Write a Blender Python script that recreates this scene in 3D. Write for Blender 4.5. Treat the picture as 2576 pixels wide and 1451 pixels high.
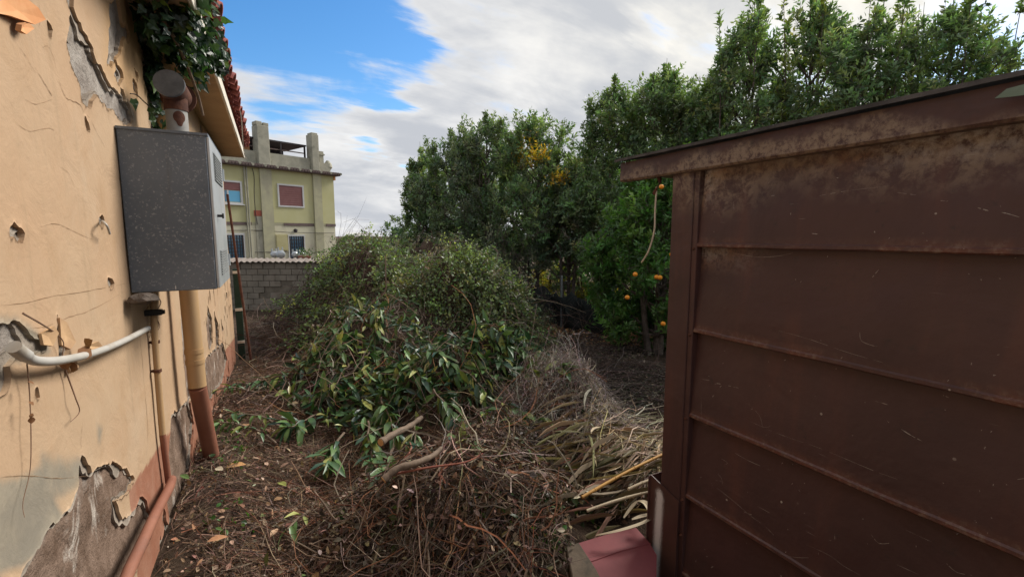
import bpy, bmesh, math, random
import numpy as np
from mathutils import Vector, Matrix

for o in list(bpy.data.objects): bpy.data.objects.remove(o)
SC = bpy.context.scene
COL = SC.collection
random.seed(7)
RNG = np.random.default_rng(11)
R = math.radians

# ------------------------------------------------------------------ camera
cd = bpy.data.cameras.new('camera'); cam = bpy.data.objects.new('camera', cd); COL.objects.link(cam)
cd.sensor_width = 36; cd.lens = 15.99; cd.clip_start = 0.05; cd.clip_end = 3000
EYE = 1.8; YAW = 27.8; PITCH = 6.63
cam.location = (0, 0, EYE); cam.rotation_euler = (R(90 - PITCH), 0, R(-YAW))
SC.camera = cam
SC.render.resolution_x = 1024; SC.render.resolution_y = 576

# ------------------------------------------------------------------ world, sun, exposure
SUN_AZ = 76.0      # clockwise from +Y
SUN_EL = 40.0
sd = Vector((math.sin(R(SUN_AZ)) * math.cos(R(SUN_EL)), math.cos(R(SUN_AZ)) * math.cos(R(SUN_EL)), math.sin(R(SUN_EL))))
W = bpy.data.worlds.new('World'); SC.world = W; W.use_nodes = True
nt = W.node_tree; nt.nodes.clear()
def N(t, **k):
    n = nt.nodes.new(t)
    for a, b in k.items(): setattr(n, a, b)
    return n
def LK(a, b): nt.links.new(a, b)
def MA(op, a, b=None, c=None, clamp=False):
    n = N('ShaderNodeMath', operation=op); n.use_clamp = clamp
    for i, v in enumerate((a, b, c)):
        if v is None: continue
        if hasattr(v, 'is_linked'): LK(v, n.inputs[i])
        else: n.inputs[i].default_value = v
    return n.outputs[0]
def VM(op, a, b=None):
    n = N('ShaderNodeVectorMath', operation=op)
    for i, v in enumerate((a, b)):
        if v is None: continue
        if hasattr(v, 'is_linked'): LK(v, n.inputs[i])
        else: n.inputs[i].default_value = v
    return n
def SM(v, lo, hi, a=0., b=1.):
    n = N('ShaderNodeMapRange', interpolation_type='SMOOTHSTEP'); LK(v, n.inputs[0])
    n.inputs[1].default_value = lo; n.inputs[2].default_value = hi; n.inputs[3].default_value = a; n.inputs[4].default_value = b
    return n.outputs[0]
def MIX(f, a, b, blend='MIX'):
    n = N('ShaderNodeMix', data_type='RGBA', blend_type=blend)
    for s, v in ((0, f), (6, a), (7, b)):
        if hasattr(v, 'is_linked'): LK(v, n.inputs[s])
        else: n.inputs[s].default_value = v
    return n.outputs[2]
sky = N('ShaderNodeTexSky', sky_type='NISHITA'); sky.sun_disc = False
sky.sun_elevation = R(SUN_EL); sky.sun_rotation = R(SUN_AZ); sky.air_density = 1.0; sky.dust_density = 0.6; sky.ozone_density = 2.0
tc = N('ShaderNodeTexCoord'); dirn = VM('NORMALIZE', tc.outputs['Generated']).outputs[0]
sep = N('ShaderNodeSeparateXYZ'); LK(dirn, sep.inputs[0])
zc = MA('ADD', MA('MAXIMUM', sep.outputs[2], 0.0), 0.36)
comb = N('ShaderNodeCombineXYZ'); LK(MA('DIVIDE', sep.outputs[0], zc), comb.inputs[0]); LK(MA('DIVIDE', sep.outputs[1], zc), comb.inputs[1])
rot = N('ShaderNodeMapping'); LK(comb.outputs[0], rot.inputs[0]); rot.inputs['Rotation'].default_value = (0, 0, R(35)); rot.inputs['Scale'].default_value = (1.25, 1.9, 1)
def NOI(vec, sc, det, rough=.55, dist=0., off=None):
    n = N('ShaderNodeTexNoise'); n.inputs['Scale'].default_value = sc; n.inputs['Detail'].default_value = det
    n.inputs['Roughness'].default_value = rough; n.inputs['Distortion'].default_value = dist
    if off: LK(VM('ADD', vec, off).outputs[0], n.inputs[0])
    else: LK(vec, n.inputs[0])
    return n.outputs[0]
n1 = NOI(rot.outputs[0], .85, 7, .5, .3)
n2 = NOI(rot.outputs[0], 2.3, 8, .54, .5, (3.1, 1.7, 0))
rot2 = N('ShaderNodeMapping'); LK(comb.outputs[0], rot2.inputs[0]); rot2.inputs['Rotation'].default_value = (0, 0, R(-62)); rot2.inputs['Scale'].default_value = (1.1, 4.5, 1)
n4 = NOI(rot2.outputs[0], 1.3, 9, .62, .7, (1.5, 6.2, 0))
wn = N('ShaderNodeTexNoise'); LK(rot2.outputs[0], wn.inputs[0]); wn.inputs['Scale'].default_value = .9; wn.inputs['Detail'].default_value = 7; wn.inputs['Roughness'].default_value = .6
wv = VM('SCALE', VM('SUBTRACT', wn.outputs['Color'], (.5, .5, .5)).outputs[0]); wv.inputs['Scale'].default_value = .5
dwarp = VM('NORMALIZE', VM('ADD', dirn, wv.outputs[0]).outputs[0]).outputs[0]
def lobe(v, inner, outer):
    """1 towards direction v, fading between two angles in degrees"""
    d = VM('DOT_PRODUCT', dwarp, Vector(v).normalized()).outputs['Value']
    return SM(d, math.cos(R(outer)), math.cos(R(inner)))
def view_dir(x, y):
    F_ = 1144.; a = R(YAW); p = R(PITCH)
    r = Vector((math.cos(a), -math.sin(a), 0)); fh = Vector((math.sin(a), math.cos(a), 0)); Z = Vector((0, 0, 1))
    f = fh * math.cos(p) - Z * math.sin(p); u = fh * math.sin(p) + Z * math.cos(p)
    return r * (x - 1288) + u * (725.5 - y) + f * F_
cover = MA('ADD', MA('MULTIPLY', MA('SUBTRACT', n1, .5), 1.2), MA('MULTIPLY', MA('SUBTRACT', n2, .5), 1.2))
cover = MA('ADD', MA('ADD', cover, MA('MULTIPLY', MA('SUBTRACT', n4, .5), 1.1)), 0.72)
holes = [((800, 80), 2, 12, .26), ((650, 30), 2, 12, .19), ((920, 140), 1, 8, .26), ((1010, 265), .5, 5, .26), ((950, 220), .5, 5, .2), ((560, -250), 5, 22, .10), ((800, -320), 5, 20, .06), ((1215, 270), 1, 6, .16), ((1665, 120), 0.5, 4, .3), ((2560, 120), 3, 11, .3)]
for (p, i, o_, s) in holes:
    cover = MA('SUBTRACT', cover, MA('MULTIPLY', lobe(view_dir(*p), i, o_), s))
puffs = [((1250, 60), 8, 26, .12), ((1560, 190), 3, 12, .1), ((700, 330), 3, 13, .10), ((1000, 520), 6, 20, .12)]
for (p, i, o_, s) in puffs:
    cover = MA('ADD', cover, MA('MULTIPLY', lobe(view_dir(*p), i, o_), s))
cm = SM(cover, 0.22, 0.74)
# cloud brightness: thick bases greyer, thin edges and those near the sun brighter
n3 = NOI(rot.outputs[0], 1.9, 7, .55, .3, (7.3, 2.2, 0))
thick = SM(MA('ADD', MA('MULTIPLY', cover, .45), MA('MULTIPLY', n3, 1.1)), 0.55, 1.15)
sunl = MA('POWER', MA('MAXIMUM', VM('DOT_PRODUCT', dirn, sd).outputs['Value'], 0.0), 7.0)
ccol = MIX(thick, (5.8, 5.75, 5.65, 1), (3.4, 3.55, 3.85, 1))
ccol = MIX(MA('MULTIPLY', sunl, MA('SUBTRACT', 1.0, MA('MULTIPLY', thick, .8)), None, True), ccol, (8.0, 7.4, 5.9, 1))
hs = N('ShaderNodeHueSaturation'); hs.inputs['Saturation'].default_value = 1.35; hs.inputs['Value'].default_value = 1.1; LK(sky.outputs[0], hs.inputs['Color'])
skyc = MIX(cm, hs.outputs[0], ccol)
bg = N('ShaderNodeBackground'); LK(skyc, bg.inputs[0]); bg.inputs[1].default_value = 0.10
wo = N('ShaderNodeOutputWorld'); LK(bg.outputs[0], wo.inputs[0])

sl = bpy.data.lights.new('sun', 'SUN'); sl.energy = 2.9; sl.angle = R(26); sl.color = (1.0, 0.95, 0.87)
sun = bpy.data.objects.new('sun', sl); COL.objects.link(sun); sun.location = (20, 12, 30)
sun.rotation_euler = sd.to_track_quat('Z', 'Y').to_euler()
SC.view_settings.view_transform = 'Standard'; SC.view_settings.look = 'None'
SC.view_settings.exposure = 0.75; SC.view_settings.gamma = 1.0; SC.view_settings.use_curve_mapping = False
SC.render.engine = 'CYCLES'
SC.cycles.max_bounces = 3; SC.cycles.diffuse_bounces = 3; SC.cycles.glossy_bounces = 2; SC.cycles.transmission_bounces = 3; SC.cycles.transparent_max_bounces = 8

# ------------------------------------------------------------------ helpers
_a = R(YAW); _p = R(PITCH)
_r = np.array([math.cos(_a), -math.sin(_a), 0]); _fh = np.array([math.sin(_a), math.cos(_a), 0]); _Z = np.array([0, 0, 1.])
_f = _fh * math.cos(_p) - _Z * math.sin(_p); _u = _fh * math.sin(_p) + _Z * math.cos(_p)
EYEV = np.array([0, 0, EYE])
def ray(x, y): return (x - 1288) * _r + (725.5 - y) * _u + 1144. * _f
def onX(x, y, v): d = ray(x, y); return EYEV + d * (v / d[0])       # point of a sight line on the plane X = v
def onZ(x, y, z): d = ray(x, y); return EYEV + d * ((z - EYE) / d[2])
def onD(x, y, t): return EYEV + ray(x, y) * (t / 1144.)             # at depth t
def nrm(v): return v / np.maximum(np.linalg.norm(v, axis=-1, keepdims=True), 1e-9)

_TAB = RNG.random((64, 64))
def vnoise(x, y):
    xi = np.floor(x).astype(int); yi = np.floor(y).astype(int); fx = x - xi; fy = y - yi
    fx = fx * fx * (3 - 2 * fx); fy = fy * fy * (3 - 2 * fy)
    a = _TAB[xi % 64, yi % 64]; b = _TAB[(xi + 1) % 64, yi % 64]; c = _TAB[xi % 64, (yi + 1) % 64]; d = _TAB[(xi + 1) % 64, (yi + 1) % 64]
    return (a * (1 - fx) + b * fx) * (1 - fy) + (c * (1 - fx) + d * fx) * fy
def fbm(x, y, o=4):
    s = 0; w = .5; t = 0
    for i in range(o):
        s = s + w * vnoise(x * 2 ** i + 17.3 * i, y * 2 ** i + 5.1 * i); t += w; w *= .5
    return s / t
def sstep(v, a, b):
    t = np.clip((v - a) / (b - a), 0, 1); return t * t * (3 - 2 * t)

def link(o, parent=None):
    COL.objects.link(o)
    if parent is not None: o.parent = parent
    return o
def tag(o, label=None, cat=None, group=None, kind=None):
    if label: o['label'] = label
    if cat: o['category'] = cat
    if group: o['group'] = group
    if kind: o['kind'] = kind
    return o
def empty(name, loc=(0, 0, 0), rz=0):
    o = bpy.data.objects.new(name, None); o.location = loc; o.rotation_euler = (0, 0, rz); o.empty_display_size = .1
    COL.objects.link(o); return o
def mesh_np(name, V, faces, mat, parent=None, col=None, smooth=False):
    """faces: list of int arrays (k,3) / (k,4)"""
    me = bpy.data.meshes.new(name)
    V = np.asarray(V, dtype=np.float32)
    faces = [np.asarray(f, dtype=np.int32) for f in faces if len(f)]
    me.vertices.add(len(V)); me.vertices.foreach_set('co', V.ravel())
    loops = np.concatenate([f.ravel() for f in faces]); tot = np.concatenate([np.full(len(f), f.shape[1], np.int32) for f in faces])
    st = np.concatenate([[0], np.cumsum(tot)[:-1]]).astype(np.int32)
    me.loops.add(len(loops)); me.loops.foreach_set('vertex_index', loops)
    me.polygons.add(len(tot)); me.polygons.foreach_set('loop_start', st); me.polygons.foreach_set('loop_total', tot)
    me.polygons.foreach_set('use_smooth', np.full(len(tot), smooth, dtype=bool))
    me.update(calc_edges=True)
    if col is not None:
        c = np.ones((len(V), 4), np.float32); c[:, :col.shape[1]] = col
        at = me.color_attributes.new('Col', 'FLOAT_COLOR', 'POINT'); at.data.foreach_set('color', c.ravel())
    if mat: me.materials.append(mat)
    o = bpy.data.objects.new(name, me)
    return link(o, parent)
class MB:
    """collects shapes, builds one mesh"""
    def __init__(s): s.v = []; s.f = []
    def add(s, vs, fs):
        b = len(s.v); s.v += [tuple(v) for v in vs]; s.f += [tuple(b + i for i in f) for f in fs]; return s
    def box(s, x0, x1, y0, y1, z0, z1, M=None):
        vs = [Vector((x, y, z)) for z in (z0, z1) for y in (y0, y1) for x in (x0, x1)]
        if M: vs = [M @ v for v in vs]
        return s.add(vs, [(0, 2, 3, 1), (4, 5, 7, 6), (0, 1, 5, 4), (2, 6, 7, 3), (0, 4, 6, 2), (1, 3, 7, 5)])
    def tube(s, pts, rad, k=10, cap=True):
        pts = [Vector(p) for p in pts]; n = len(pts)
        if not hasattr(rad, '__len__'): rad = [rad] * n
        b = len(s.v); prev = None
        for i, p in enumerate(pts):
            t = (pts[min(i + 1, n - 1)] - pts[max(i - 1, 0)]).normalized()
            if prev is None:
                prev = t.cross(Vector((0, 0, 1)) if abs(t.z) < .9 else Vector((1, 0, 0))).normalized()
            x = (prev - t * prev.dot(t)).normalized(); prev = x; y = t.cross(x)
            for j in range(k):
                a = 2 * math.pi * j / k; s.v.append(tuple(p + (x * math.cos(a) + y * math.sin(a)) * rad[i]))
        for i in range(n - 1):
            for j in range(k):
                s.f.append((b + i * k + j, b + i * k + (j + 1) % k, b + (i + 1) * k + (j + 1) % k, b + (i + 1) * k + j))
        if cap:
            s.f.append(tuple(b + j for j in reversed(range(k)))); s.f.append(tuple(b + (n - 1) * k + j for j in range(k)))
        return s
    def prism(s, poly, z0, z1):
        b = len(s.v); n = len(poly)
        s.v += [(x, y, z0) for x, y in poly] + [(x, y, z1) for x, y in poly]
        s.f.append(tuple(b + i for i in reversed(range(n)))); s.f.append(tuple(b + n + i for i in range(n)))
        for i in range(n): s.f.append((b + i, b + (i + 1) % n, b + n + (i + 1) % n, b + n + i))
        return s
    def build(s, name, mat, parent=None, smooth=False, bevel=0, auto=None):
        me = bpy.data.meshes.new(name); me.from_pydata(s.v, [], s.f); me.update()
        if bevel:
            bm = bmesh.new(); bm.from_mesh(me); bmesh.ops.recalc_face_normals(bm, faces=bm.faces)
            bmesh.ops.bevel(bm, geom=[e for e in bm.edges if e.calc_face_angle(0) > .5], offset=bevel, segments=1, affect='EDGES', profile=.5)
            bm.to_mesh(me); bm.free()
        else:
            bm = bmesh.new(); bm.from_mesh(me); bmesh.ops.recalc_face_normals(bm, faces=bm.faces); bm.to_mesh(me); bm.free()
        if smooth:
            for p in me.polygons: p.use_smooth = True
            try: me.set_sharp_from_angle(angle=R(40))
            except Exception: pass
        if mat: me.materials.append(mat)
        return link(bpy.data.objects.new(name, me), parent)
def smooth_path(pts, m=6):
    P = np.array(pts, float); out = []
    for i in range(len(P) - 1):
        p0 = P[max(i - 1, 0)]; p1 = P[i]; p2 = P[i + 1]; p3 = P[min(i + 2, len(P) - 1)]
        for j in range(m):
            t = j / m
            out.append(.5 * ((2 * p1) + (-p0 + p2) * t + (2 * p0 - 5 * p1 + 4 * p2 - p3) * t * t + (-p0 + 3 * p1 - 3 * p2 + p3) * t ** 3))
    out.append(P[-1]); return [Vector(p) for p in out]
def tubes_np(P, rad, k=3):
    """P (n,s,3) polylines, rad (n,s) -> verts, quads"""
    n, s_, _ = P.shape
    T = np.empty_like(P); T[:, 1:-1] = P[:, 2:] - P[:, :-2]; T[:, 0] = P[:, 1] - P[:, 0]; T[:, -1] = P[:, -1] - P[:, -2]; T = nrm(T)
    ref = np.where(np.abs(T[:, :1, 2:3]) < .8, np.array([0, 0, 1.]), np.array([1., 0, 0]))
    X = nrm(np.cross(T, np.broadcast_to(ref, T.shape))); Y = np.cross(T, X)
    a = np.arange(k) * 2 * np.pi / k
    V = P[:, :, None, :] + rad[:, :, None, None] * (X[:, :, None, :] * np.cos(a)[None, None, :, None] + Y[:, :, None, :] * np.sin(a)[None, None, :, None])
    b = (np.arange(n) * s_ * k)[:, None, None]; i = (np.arange(s_ - 1) * k)[None, :, None]; j = np.arange(k)[None, None, :]; j2 = (j + 1) % k
    Q = np.stack([b + i + j, b + i + j2, b + i + k + j2, b + i + k + j], -1).reshape(-1, 4)
    return V.reshape(-1, 3), Q
# leaf templates: x across, y along, z off the blade
L4v = np.array([(0, 0, 0), (.5, .45, .07), (0, 1, -.06), (-.5, .45, .07)]); L4f = np.array([(0, 1, 2), (0, 2, 3)])
L8v = np.array([(0, 0, 0), (.34, .22, .05), (.5, .5, .04), (.3, .8, -.05), (0, 1, -.16), (-.3, .8, -.05), (-.5, .5, .04), (-.34, .22, .05), (0, .25, 0), (0, .52, -.02), (0, .8, -.09)])
L8f3 = np.array([(0, 1, 8), (0, 8, 7), (3, 4, 10), (10, 4, 5)]); L8f4 = np.array([(1, 2, 9, 8), (8, 9, 6, 7), (2, 3, 10, 9), (9, 10, 5, 6)])
IVv = np.array([(0, 0, 0), (.3, -.08, .03), (.5, .25, 0), (.28, .5, .03), (0, 1, -.08), (-.28, .5, .03), (-.5, .25, 0), (-.3, -.08, .03), (0, .4, -.02)])
IVf = np.array([(0, 1, 8), (1, 2, 8), (2, 3, 8), (3, 4, 8), (4, 5, 8), (5, 6, 8), (6, 7, 8), (7, 0, 8)])
def leaves_np(P, Dr, Up, L, Wd, tv=L4v, tf=(L4f,)):
    Dr = nrm(Dr); X = nrm(np.cross(Dr, Up)); Nn = np.cross(X, Dr)
    V = P[:, None, :] + X[:, None, :] * (Wd[:, None, None] * tv[None, :, 0:1]) + Dr[:, None, :] * (L[:, None, None] * tv[None, :, 1:2]) + Nn[:, None, :] * (L[:, None, None] * tv[None, :, 2:3])
    b = (np.arange(len(P)) * len(tv))[:, None, None]
    return V.reshape(-1, 3), [(b + f[None]).reshape(-1, f.shape[1]) for f in tf]
def join_np(parts):
    V = []; F = {3: [], 4: []}; C = []; b = 0
    for (v, fs, c) in parts:
        V.append(v); C.append(c)
        for f in fs: F[f.shape[1]].append(f + b)
        b += len(v)
    return np.concatenate(V), [np.concatenate(F[k]) for k in F if F[k]], np.concatenate(C)
def pick(n, cols, w=None, var=.25):
    cols = np.array(cols, float); i = RNG.choice(len(cols), n, p=None if w is None else np.array(w) / np.sum(w))
    return np.clip(cols[i] * (1 + var * RNG.normal(size=(n, 1))) * (1 + .08 * RNG.normal(size=(n, 3))), .004, .9)
def rdir(n, up=0.):
    d = RNG.normal(size=(n, 3)); d = nrm(d); d[:, 2] += up; return nrm(d)

# ------------------------------------------------------------------ materials
def mat(name):
    global nt
    m = bpy.data.materials.new(name); m.use_nodes = True; nt = m.node_tree; nt.nodes.clear()
    b = N('ShaderNodeBsdfPrincipled'); o = N('ShaderNodeOutputMaterial'); LK(b.outputs[0], o.inputs[0])
    return m, b, o
def setin(b, **k):
    for a, v in k.items():
        s = b.inputs[a.replace('_', ' ')]
        if hasattr(v, 'is_linked'): LK(v, s)
        else: s.default_value = v
def OBJ():
    return N('ShaderNodeTexCoord').outputs['Object']
def GEO():
    return N('ShaderNodeNewGeometry').outputs['Position']
def MAPN(v, sc=(1, 1, 1), rot=(0, 0, 0)):
    n = N('ShaderNodeMapping'); LK(v, n.inputs[0]); n.inputs['Scale'].default_value = sc; n.inputs['Rotation'].default_value = rot; return n.outputs[0]
def VOR(v, sc, feat='F1', rnd=1.):
    n = N('ShaderNodeTexVoronoi', feature=feat); n.inputs['Scale'].default_value = sc; LK(v, n.inputs[0]); n.inputs['Randomness'].default_value = rnd; return n
def BUMP(h, st, dist=.01):
    n = N('ShaderNodeBump'); LK(h, n.inputs['Height']); n.inputs['Strength'].default_value = st; n.inputs['Distance'].default_value = dist; return n.outputs[0]
def c4(c): return (c[0], c[1], c[2], 1)

def m_plain(name, ca, cb, sc=6, rough=.8, metal=0., bump=.25, bs=40, dirt=None, bd=.004, spec=.3):
    m, b, o = mat(name); v = GEO()
    n = SM(NOI(v, sc, 6, .62), .32, .68); c = MIX(n, c4(ca), c4(cb))
    if dirt: c = MIX(SM(NOI(v, sc * .45, 7, .7, .4, (4.2, 1.1, 7)), .52, .72), c, c4(dirt))
    setin(b, Base_Color=c, Roughness=rough, Metallic=metal, Normal=BUMP(NOI(v, bs, 5, .6), bump, bd)); b.inputs['Specular IOR Level'].default_value = spec
    return m
def m_leaf(name, trans=.25, rough=.42, spec=.4):
    m, b, o = mat(name)
    a = N('ShaderNodeAttribute', attribute_name='Col'); c = a.outputs['Color']
    setin(b, Base_Color=c, Roughness=rough); b.inputs['Specular IOR Level'].default_value = spec
    t = N('ShaderNodeBsdfTranslucent'); LK(MIX(1.0, c, (1.35, 1.5, .7, 1), 'MULTIPLY'), t.inputs[0])
    x = N('ShaderNodeMixShader'); x.inputs[0].default_value = trans; LK(b.outputs[0], x.inputs[1]); LK(t.outputs[0], x.inputs[2]); LK(x.outputs[0], o.inputs[0])
    return m
def m_attr(name, rough=.85, bs=60, bump=.3):
    m, b, o = mat(name); v = GEO()
    a = N('ShaderNodeAttribute', attribute_name='Col')
    c = MIX(SM(NOI(v, 30, 4), .3, .7), MIX(1.0, a.outputs['Color'], (.7, .7, .7, 1), 'MULTIPLY'), a.outputs['Color'])
    setin(b, Base_Color=c, Roughness=rough, Normal=BUMP(NOI(v, bs, 4), bump, .004)); b.inputs['Specular IOR Level'].default_value = .2
    return m
M = {}
M['leaf'] = m_leaf('tree_leaf', .42, .34, .55); M['bigleaf'] = m_leaf('loquat_leaf', .12, .36, .45); M['dryleaf'] = m_leaf('dry_leaf', .1, .8, .15)
M['twig'] = m_attr('twig_bark'); M['bark'] = m_plain('bark', (.07, .055, .045), (.15, .12, .10), 12, .9, 0, .8, 30, bd=.01)
M['cutbark'] = m_plain('cut_branch_bark', (.12, .085, .06), (.22, .16, .115), 14, .8, 0, .4, 60)
M['cutwood'] = m_plain('fresh_cut_wood', (.55, .30, .12), (.62, .38, .18), 30, .8)
M['terracotta'] = m_plain('terracotta_paint', (.235, .095, .06), (.29, .125, .08), 5, .65, 0, .15, 60, dirt=(.22, .11, .08))
M['cream'] = m_plain('cream_paint', (.44, .28, .14), (.40, .26, .14), 4, .6, 0, .12, 70, dirt=(.28, .19, .11))
M['white'] = m_plain('white_plastic', (.48, .46, .43), (.40, .38, .34), 8, .45, 0, .05, dirt=(.35, .3, .24))
M['black'] = m_plain('black_plastic', (.012, .012, .013), (.02, .02, .02), 8, .5)
M['rust'] = m_plain('rust', (.065, .026, .018), (.12, .048, .028), 22, .85, .1, .6, 90)
M['rtile'] = m_plain('roof_tile_clay', (.20, .05, .045), (.30, .085, .06), 7, .85, 0, .5, 60, dirt=(.10, .045, .04))
M['soffit'] = m_plain('soffit_plaster', (.46, .33, .21), (.42, .29, .18), 3, .85, 0, .2, 50, dirt=(.30, .22, .15))
M['fasciaw'] = m_plain('eave_white', (.74, .70, .62), (.66, .6, .5), 5, .7, dirt=(.45, .38, .28))

def m_plaster():
    m, b, o = mat('peeling_yellow_plaster'); v = GEO()
    a = N('ShaderNodeAttribute', attribute_name='Col'); s = N('ShaderNodeSeparateColor'); LK(a.outputs['Color'], s.inputs[0])
    big = SM(NOI(v, 1.1, 6, .6, .5), .3, .72)
    c = MIX(big, (.435, .285, .175, 1), (.44, .315, .205, 1))
    c = MIX(MA('MULTIPLY', SM(NOI(v, 5.5, 7, .66, .6, (2, 5, 1)), .5, .75), .45), c, (.36, .225, .12, 1))
    # rain streaks running down the paint
    st = SM(NOI(MAPN(v, (6, 6, .5)), 2.2, 6, .6), .55, .75)
    c = MIX(MA('MULTIPLY', st, .45), c, (.29, .215, .135, 1))
    c = MIX(MA('MULTIPLY', SM(NOI(v, 1.7, 7, .7, .8, (6, 2, 4)), .52, .7), .5), c, (.46, .345, .24, 1))
    gr = SM(NOI(v, 26, 5, .7), .62, .74)
    c = MIX(MA('MULTIPLY', gr, .35), c, (.36, .25, .15, 1))
    tcr = MIX(SM(NOI(v, 7, 6, .65), .35, .7), (.27, .115, .07, 1), (.32, .165, .11, 1))
    c = MIX(s.outputs[1], c, tcr)
    n = NOI(v, 3.5, 8, .7, .3, (1, 9, 3))
    sn = SM(MA('ADD', MA('MULTIPLY', n, .5), MA('MULTIPLY', s.outputs[0], .75)), .55, .8)
    c = MIX(sn, c, MIX(SM(NOI(v, 9, 6), .35, .65), (.22, .195, .155, 1), (.29, .25, .19, 1)))
    c = MIX(s.outputs[2], c, (.44, .26, .11, 1))
    setin(b, Base_Color=c, Roughness=.82); b.inputs['Specular IOR Level'].default_value = .2
    h = MA('ADD', MA('MULTIPLY', NOI(v, 7, 8, .62, .6), 1.0), MA('MULTIPLY', NOI(v, 60, 4), .12))
    setin(b, Normal=BUMP(h, .4, .018))
    return m
M['plaster'] = m_plaster()
def m_render():
    m, b, o = mat('bare_cement_render'); v = GEO(); s = N('ShaderNodeSeparateXYZ'); LK(v, s.inputs[0])
    n = NOI(v, 12, 8, .7); c = MIX(SM(n, .32, .68), (.24, .205, .18, 1), (.40, .36, .32, 1))
    low = MIX(SM(NOI(v, 9, 8, .7, .5), .3, .7), (.13, .085, .06, 1), (.27, .19, .145, 1))
    low = MIX(SM(NOI(MAPN(v, (1, 1.5, .6), (.5, 0, 0)), 6, 7, .7, .6, (3, 3, 3)), .55, .68), low, (.52, .46, .40, 1))
    c = MIX(SM(MA('ADD', s.outputs[2], MA('MULTIPLY', n, .3)), 1.35, 1.2), c, low)
    setin(b, Base_Color=c, Roughness=.95, Normal=BUMP(MA('ADD', NOI(v, 14, 9, .72), MA('MULTIPLY', NOI(v, 90, 3), .3)), .9, .02)); b.inputs['Specular IOR Level'].default_value = .1
    return m
M['render'] = m_render()
def m_galv():
    m, b, o = mat('weathered_galvanised_steel'); v = OBJ()
    c = MIX(SM(NOI(v, 3.5, 5), .3, .7), (.112, .135, .165, 1), (.155, .180, .212, 1))
    sp = VOR(v, 150); cs = N('ShaderNodeSeparateColor'); LK(sp.outputs['Color'], cs.inputs[0])
    f = MA('MULTIPLY', SM(cs.outputs[0], .72, .98), SM(NOI(v, 9, 5, .6), .30, .52))
    f = MA('MULTIPLY', f, SM(NOI(v, 110, 4, .6, 1.0), .42, .6))
    c = MIX(MA('MULTIPLY', f, .7), c, (.36, .38, .40, 1))
    c = MIX(MA('MULTIPLY', SM(NOI(MAPN(v, (8, 8, .7)), 1.6, 6, .6), .56, .72), .5), c, (.10, .095, .085, 1))
    dr = VOR(MAPN(v, (22, 22, 5)), 1.1); c = MIX(SM(dr.outputs['Distance'], .075, .05), c, (.6, .6, .58, 1))
    setin(b, Base_Color=c, Roughness=.62, Metallic=.25, Normal=BUMP(NOI(v, 60, 3), .08, .003))
    return m
M['galv'] = m_galv()
M['zinc'] = m_plain('light_zinc_steel', (.42, .45, .47), (.52, .54, .55), 5, .38, .5, .05, 30, dirt=(.34, .33, .31))
M['grille'] = m_plain('grey_mesh', (.22, .23, .23), (.28, .29, .29), 30, .6, .3, .6, 200)

def m_shed(name, pale=0., rustlow=True):
    m, b, o = mat(name); v = GEO(); sx = N('ShaderNodeSeparateXYZ'); LK(v, sx.inputs[0])
    c = MIX(SM(NOI(v, 2.2, 6, .6), .3, .7), (.054, .0275, .0255, 1), (.074, .036, .033, 1))
    c = MIX(MA('MULTIPLY', SM(NOI(MAPN(v, (3, 3, .6)), 2.3, 5, .6), .5, .75), .6), c, (.115, .046, .034, 1))
    # pale lichen and dust high up under the roof
    hi = MA('MULTIPLY', SM(MA('ADD', sx.outputs[2], MA('MULTIPLY', NOI(v, 4, 4), .3)), 2.02, 2.22), SM(NOI(v, 22, 7, .72, .3), .40, .62))
    if pale: hi = MA('MULTIPLY', MA('MULTIPLY', SM(MA('ADD', NOI(v, 3.2, 4), MA('MULTIPLY', MA('SUBTRACT', 2.105, sx.outputs[2]), 3.5)), .38, .62), SM(NOI(v, 45, 6, .75), .34, .64)), 1.25, None, True)
    c = MIX(MA('MULTIPLY', hi, .8), c, (.27, .195, .135, 1))
    dk = SM(NOI(v, 16, 6, .7, 0, (5, 5, 5)), .58, .72)
    c = MIX(MA('MULTIPLY', dk, .5), c, (.035, .026, .025, 1))
    # scratches: thin stretched marks in two directions
    for ang, off, th in ((R(22), (3, 1, 2), .765), (R(-38), (8, 4, 1), .775), (R(75), (1, 7, 5), .775)):
        sv = MAPN(v, (1, 6, 130), (ang, 0, 0))
        s_ = MA('MULTIPLY', SM(NOI(sv, 1.4, 3, .5, .2, off), th - .02, th + .02), SM(NOI(v, 3.1, 3, .5, 0, off), .46, .62))
        c = MIX(MA('MULTIPLY', s_, .75), c, (.40, .33, .28, 1))
    ch = VOR(v, 11); c = MIX(MA('MULTIPLY', SM(MA('ADD', ch.outputs['Distance'], MA('MULTIPLY', NOI(v, 60, 3), .05)), .075, .06), SM(NOI(v, 2.6, 3, .5, 0, (9, 9, 2)), .55, .65)), c, (.42, .36, .31, 1))
    if rustlow:
        a = N('ShaderNodeAttribute', attribute_name='Col'); s2 = N('ShaderNodeSeparateColor'); LK(a.outputs['Color'], s2.inputs[0])
        rn = MA('MULTIPLY', s2.outputs[0], SM(NOI(v, 20, 6, .7), .3, .6))
        c = MIX(rn, c, MIX(SM(NOI(v, 60, 5, .7), .45, .68), (.15, .052, .032, 1), (.26, .17, .12, 1)))
        wn = MA('MULTIPLY', s2.outputs[1], SM(NOI(v, 45, 6, .75), .36, .60))
        c = MIX(wn, c, MIX(SM(NOI(v, 8, 4), .4, .6), (.40, .22, .12, 1), (.50, .45, .40, 1)))
    setin(b, Base_Color=c, Roughness=SM(NOI(v, 5, 5), .3, .7, .36, .54), Normal=BUMP(MA('ADD', MA('MULTIPLY', NOI(v, 2.6, 4, .5, .4), 1.6), MA('MULTIPLY', NOI(v, 70, 3), .05)), .45, .025)); b.inputs['Specular IOR Level'].default_value = .35
    return m
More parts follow.
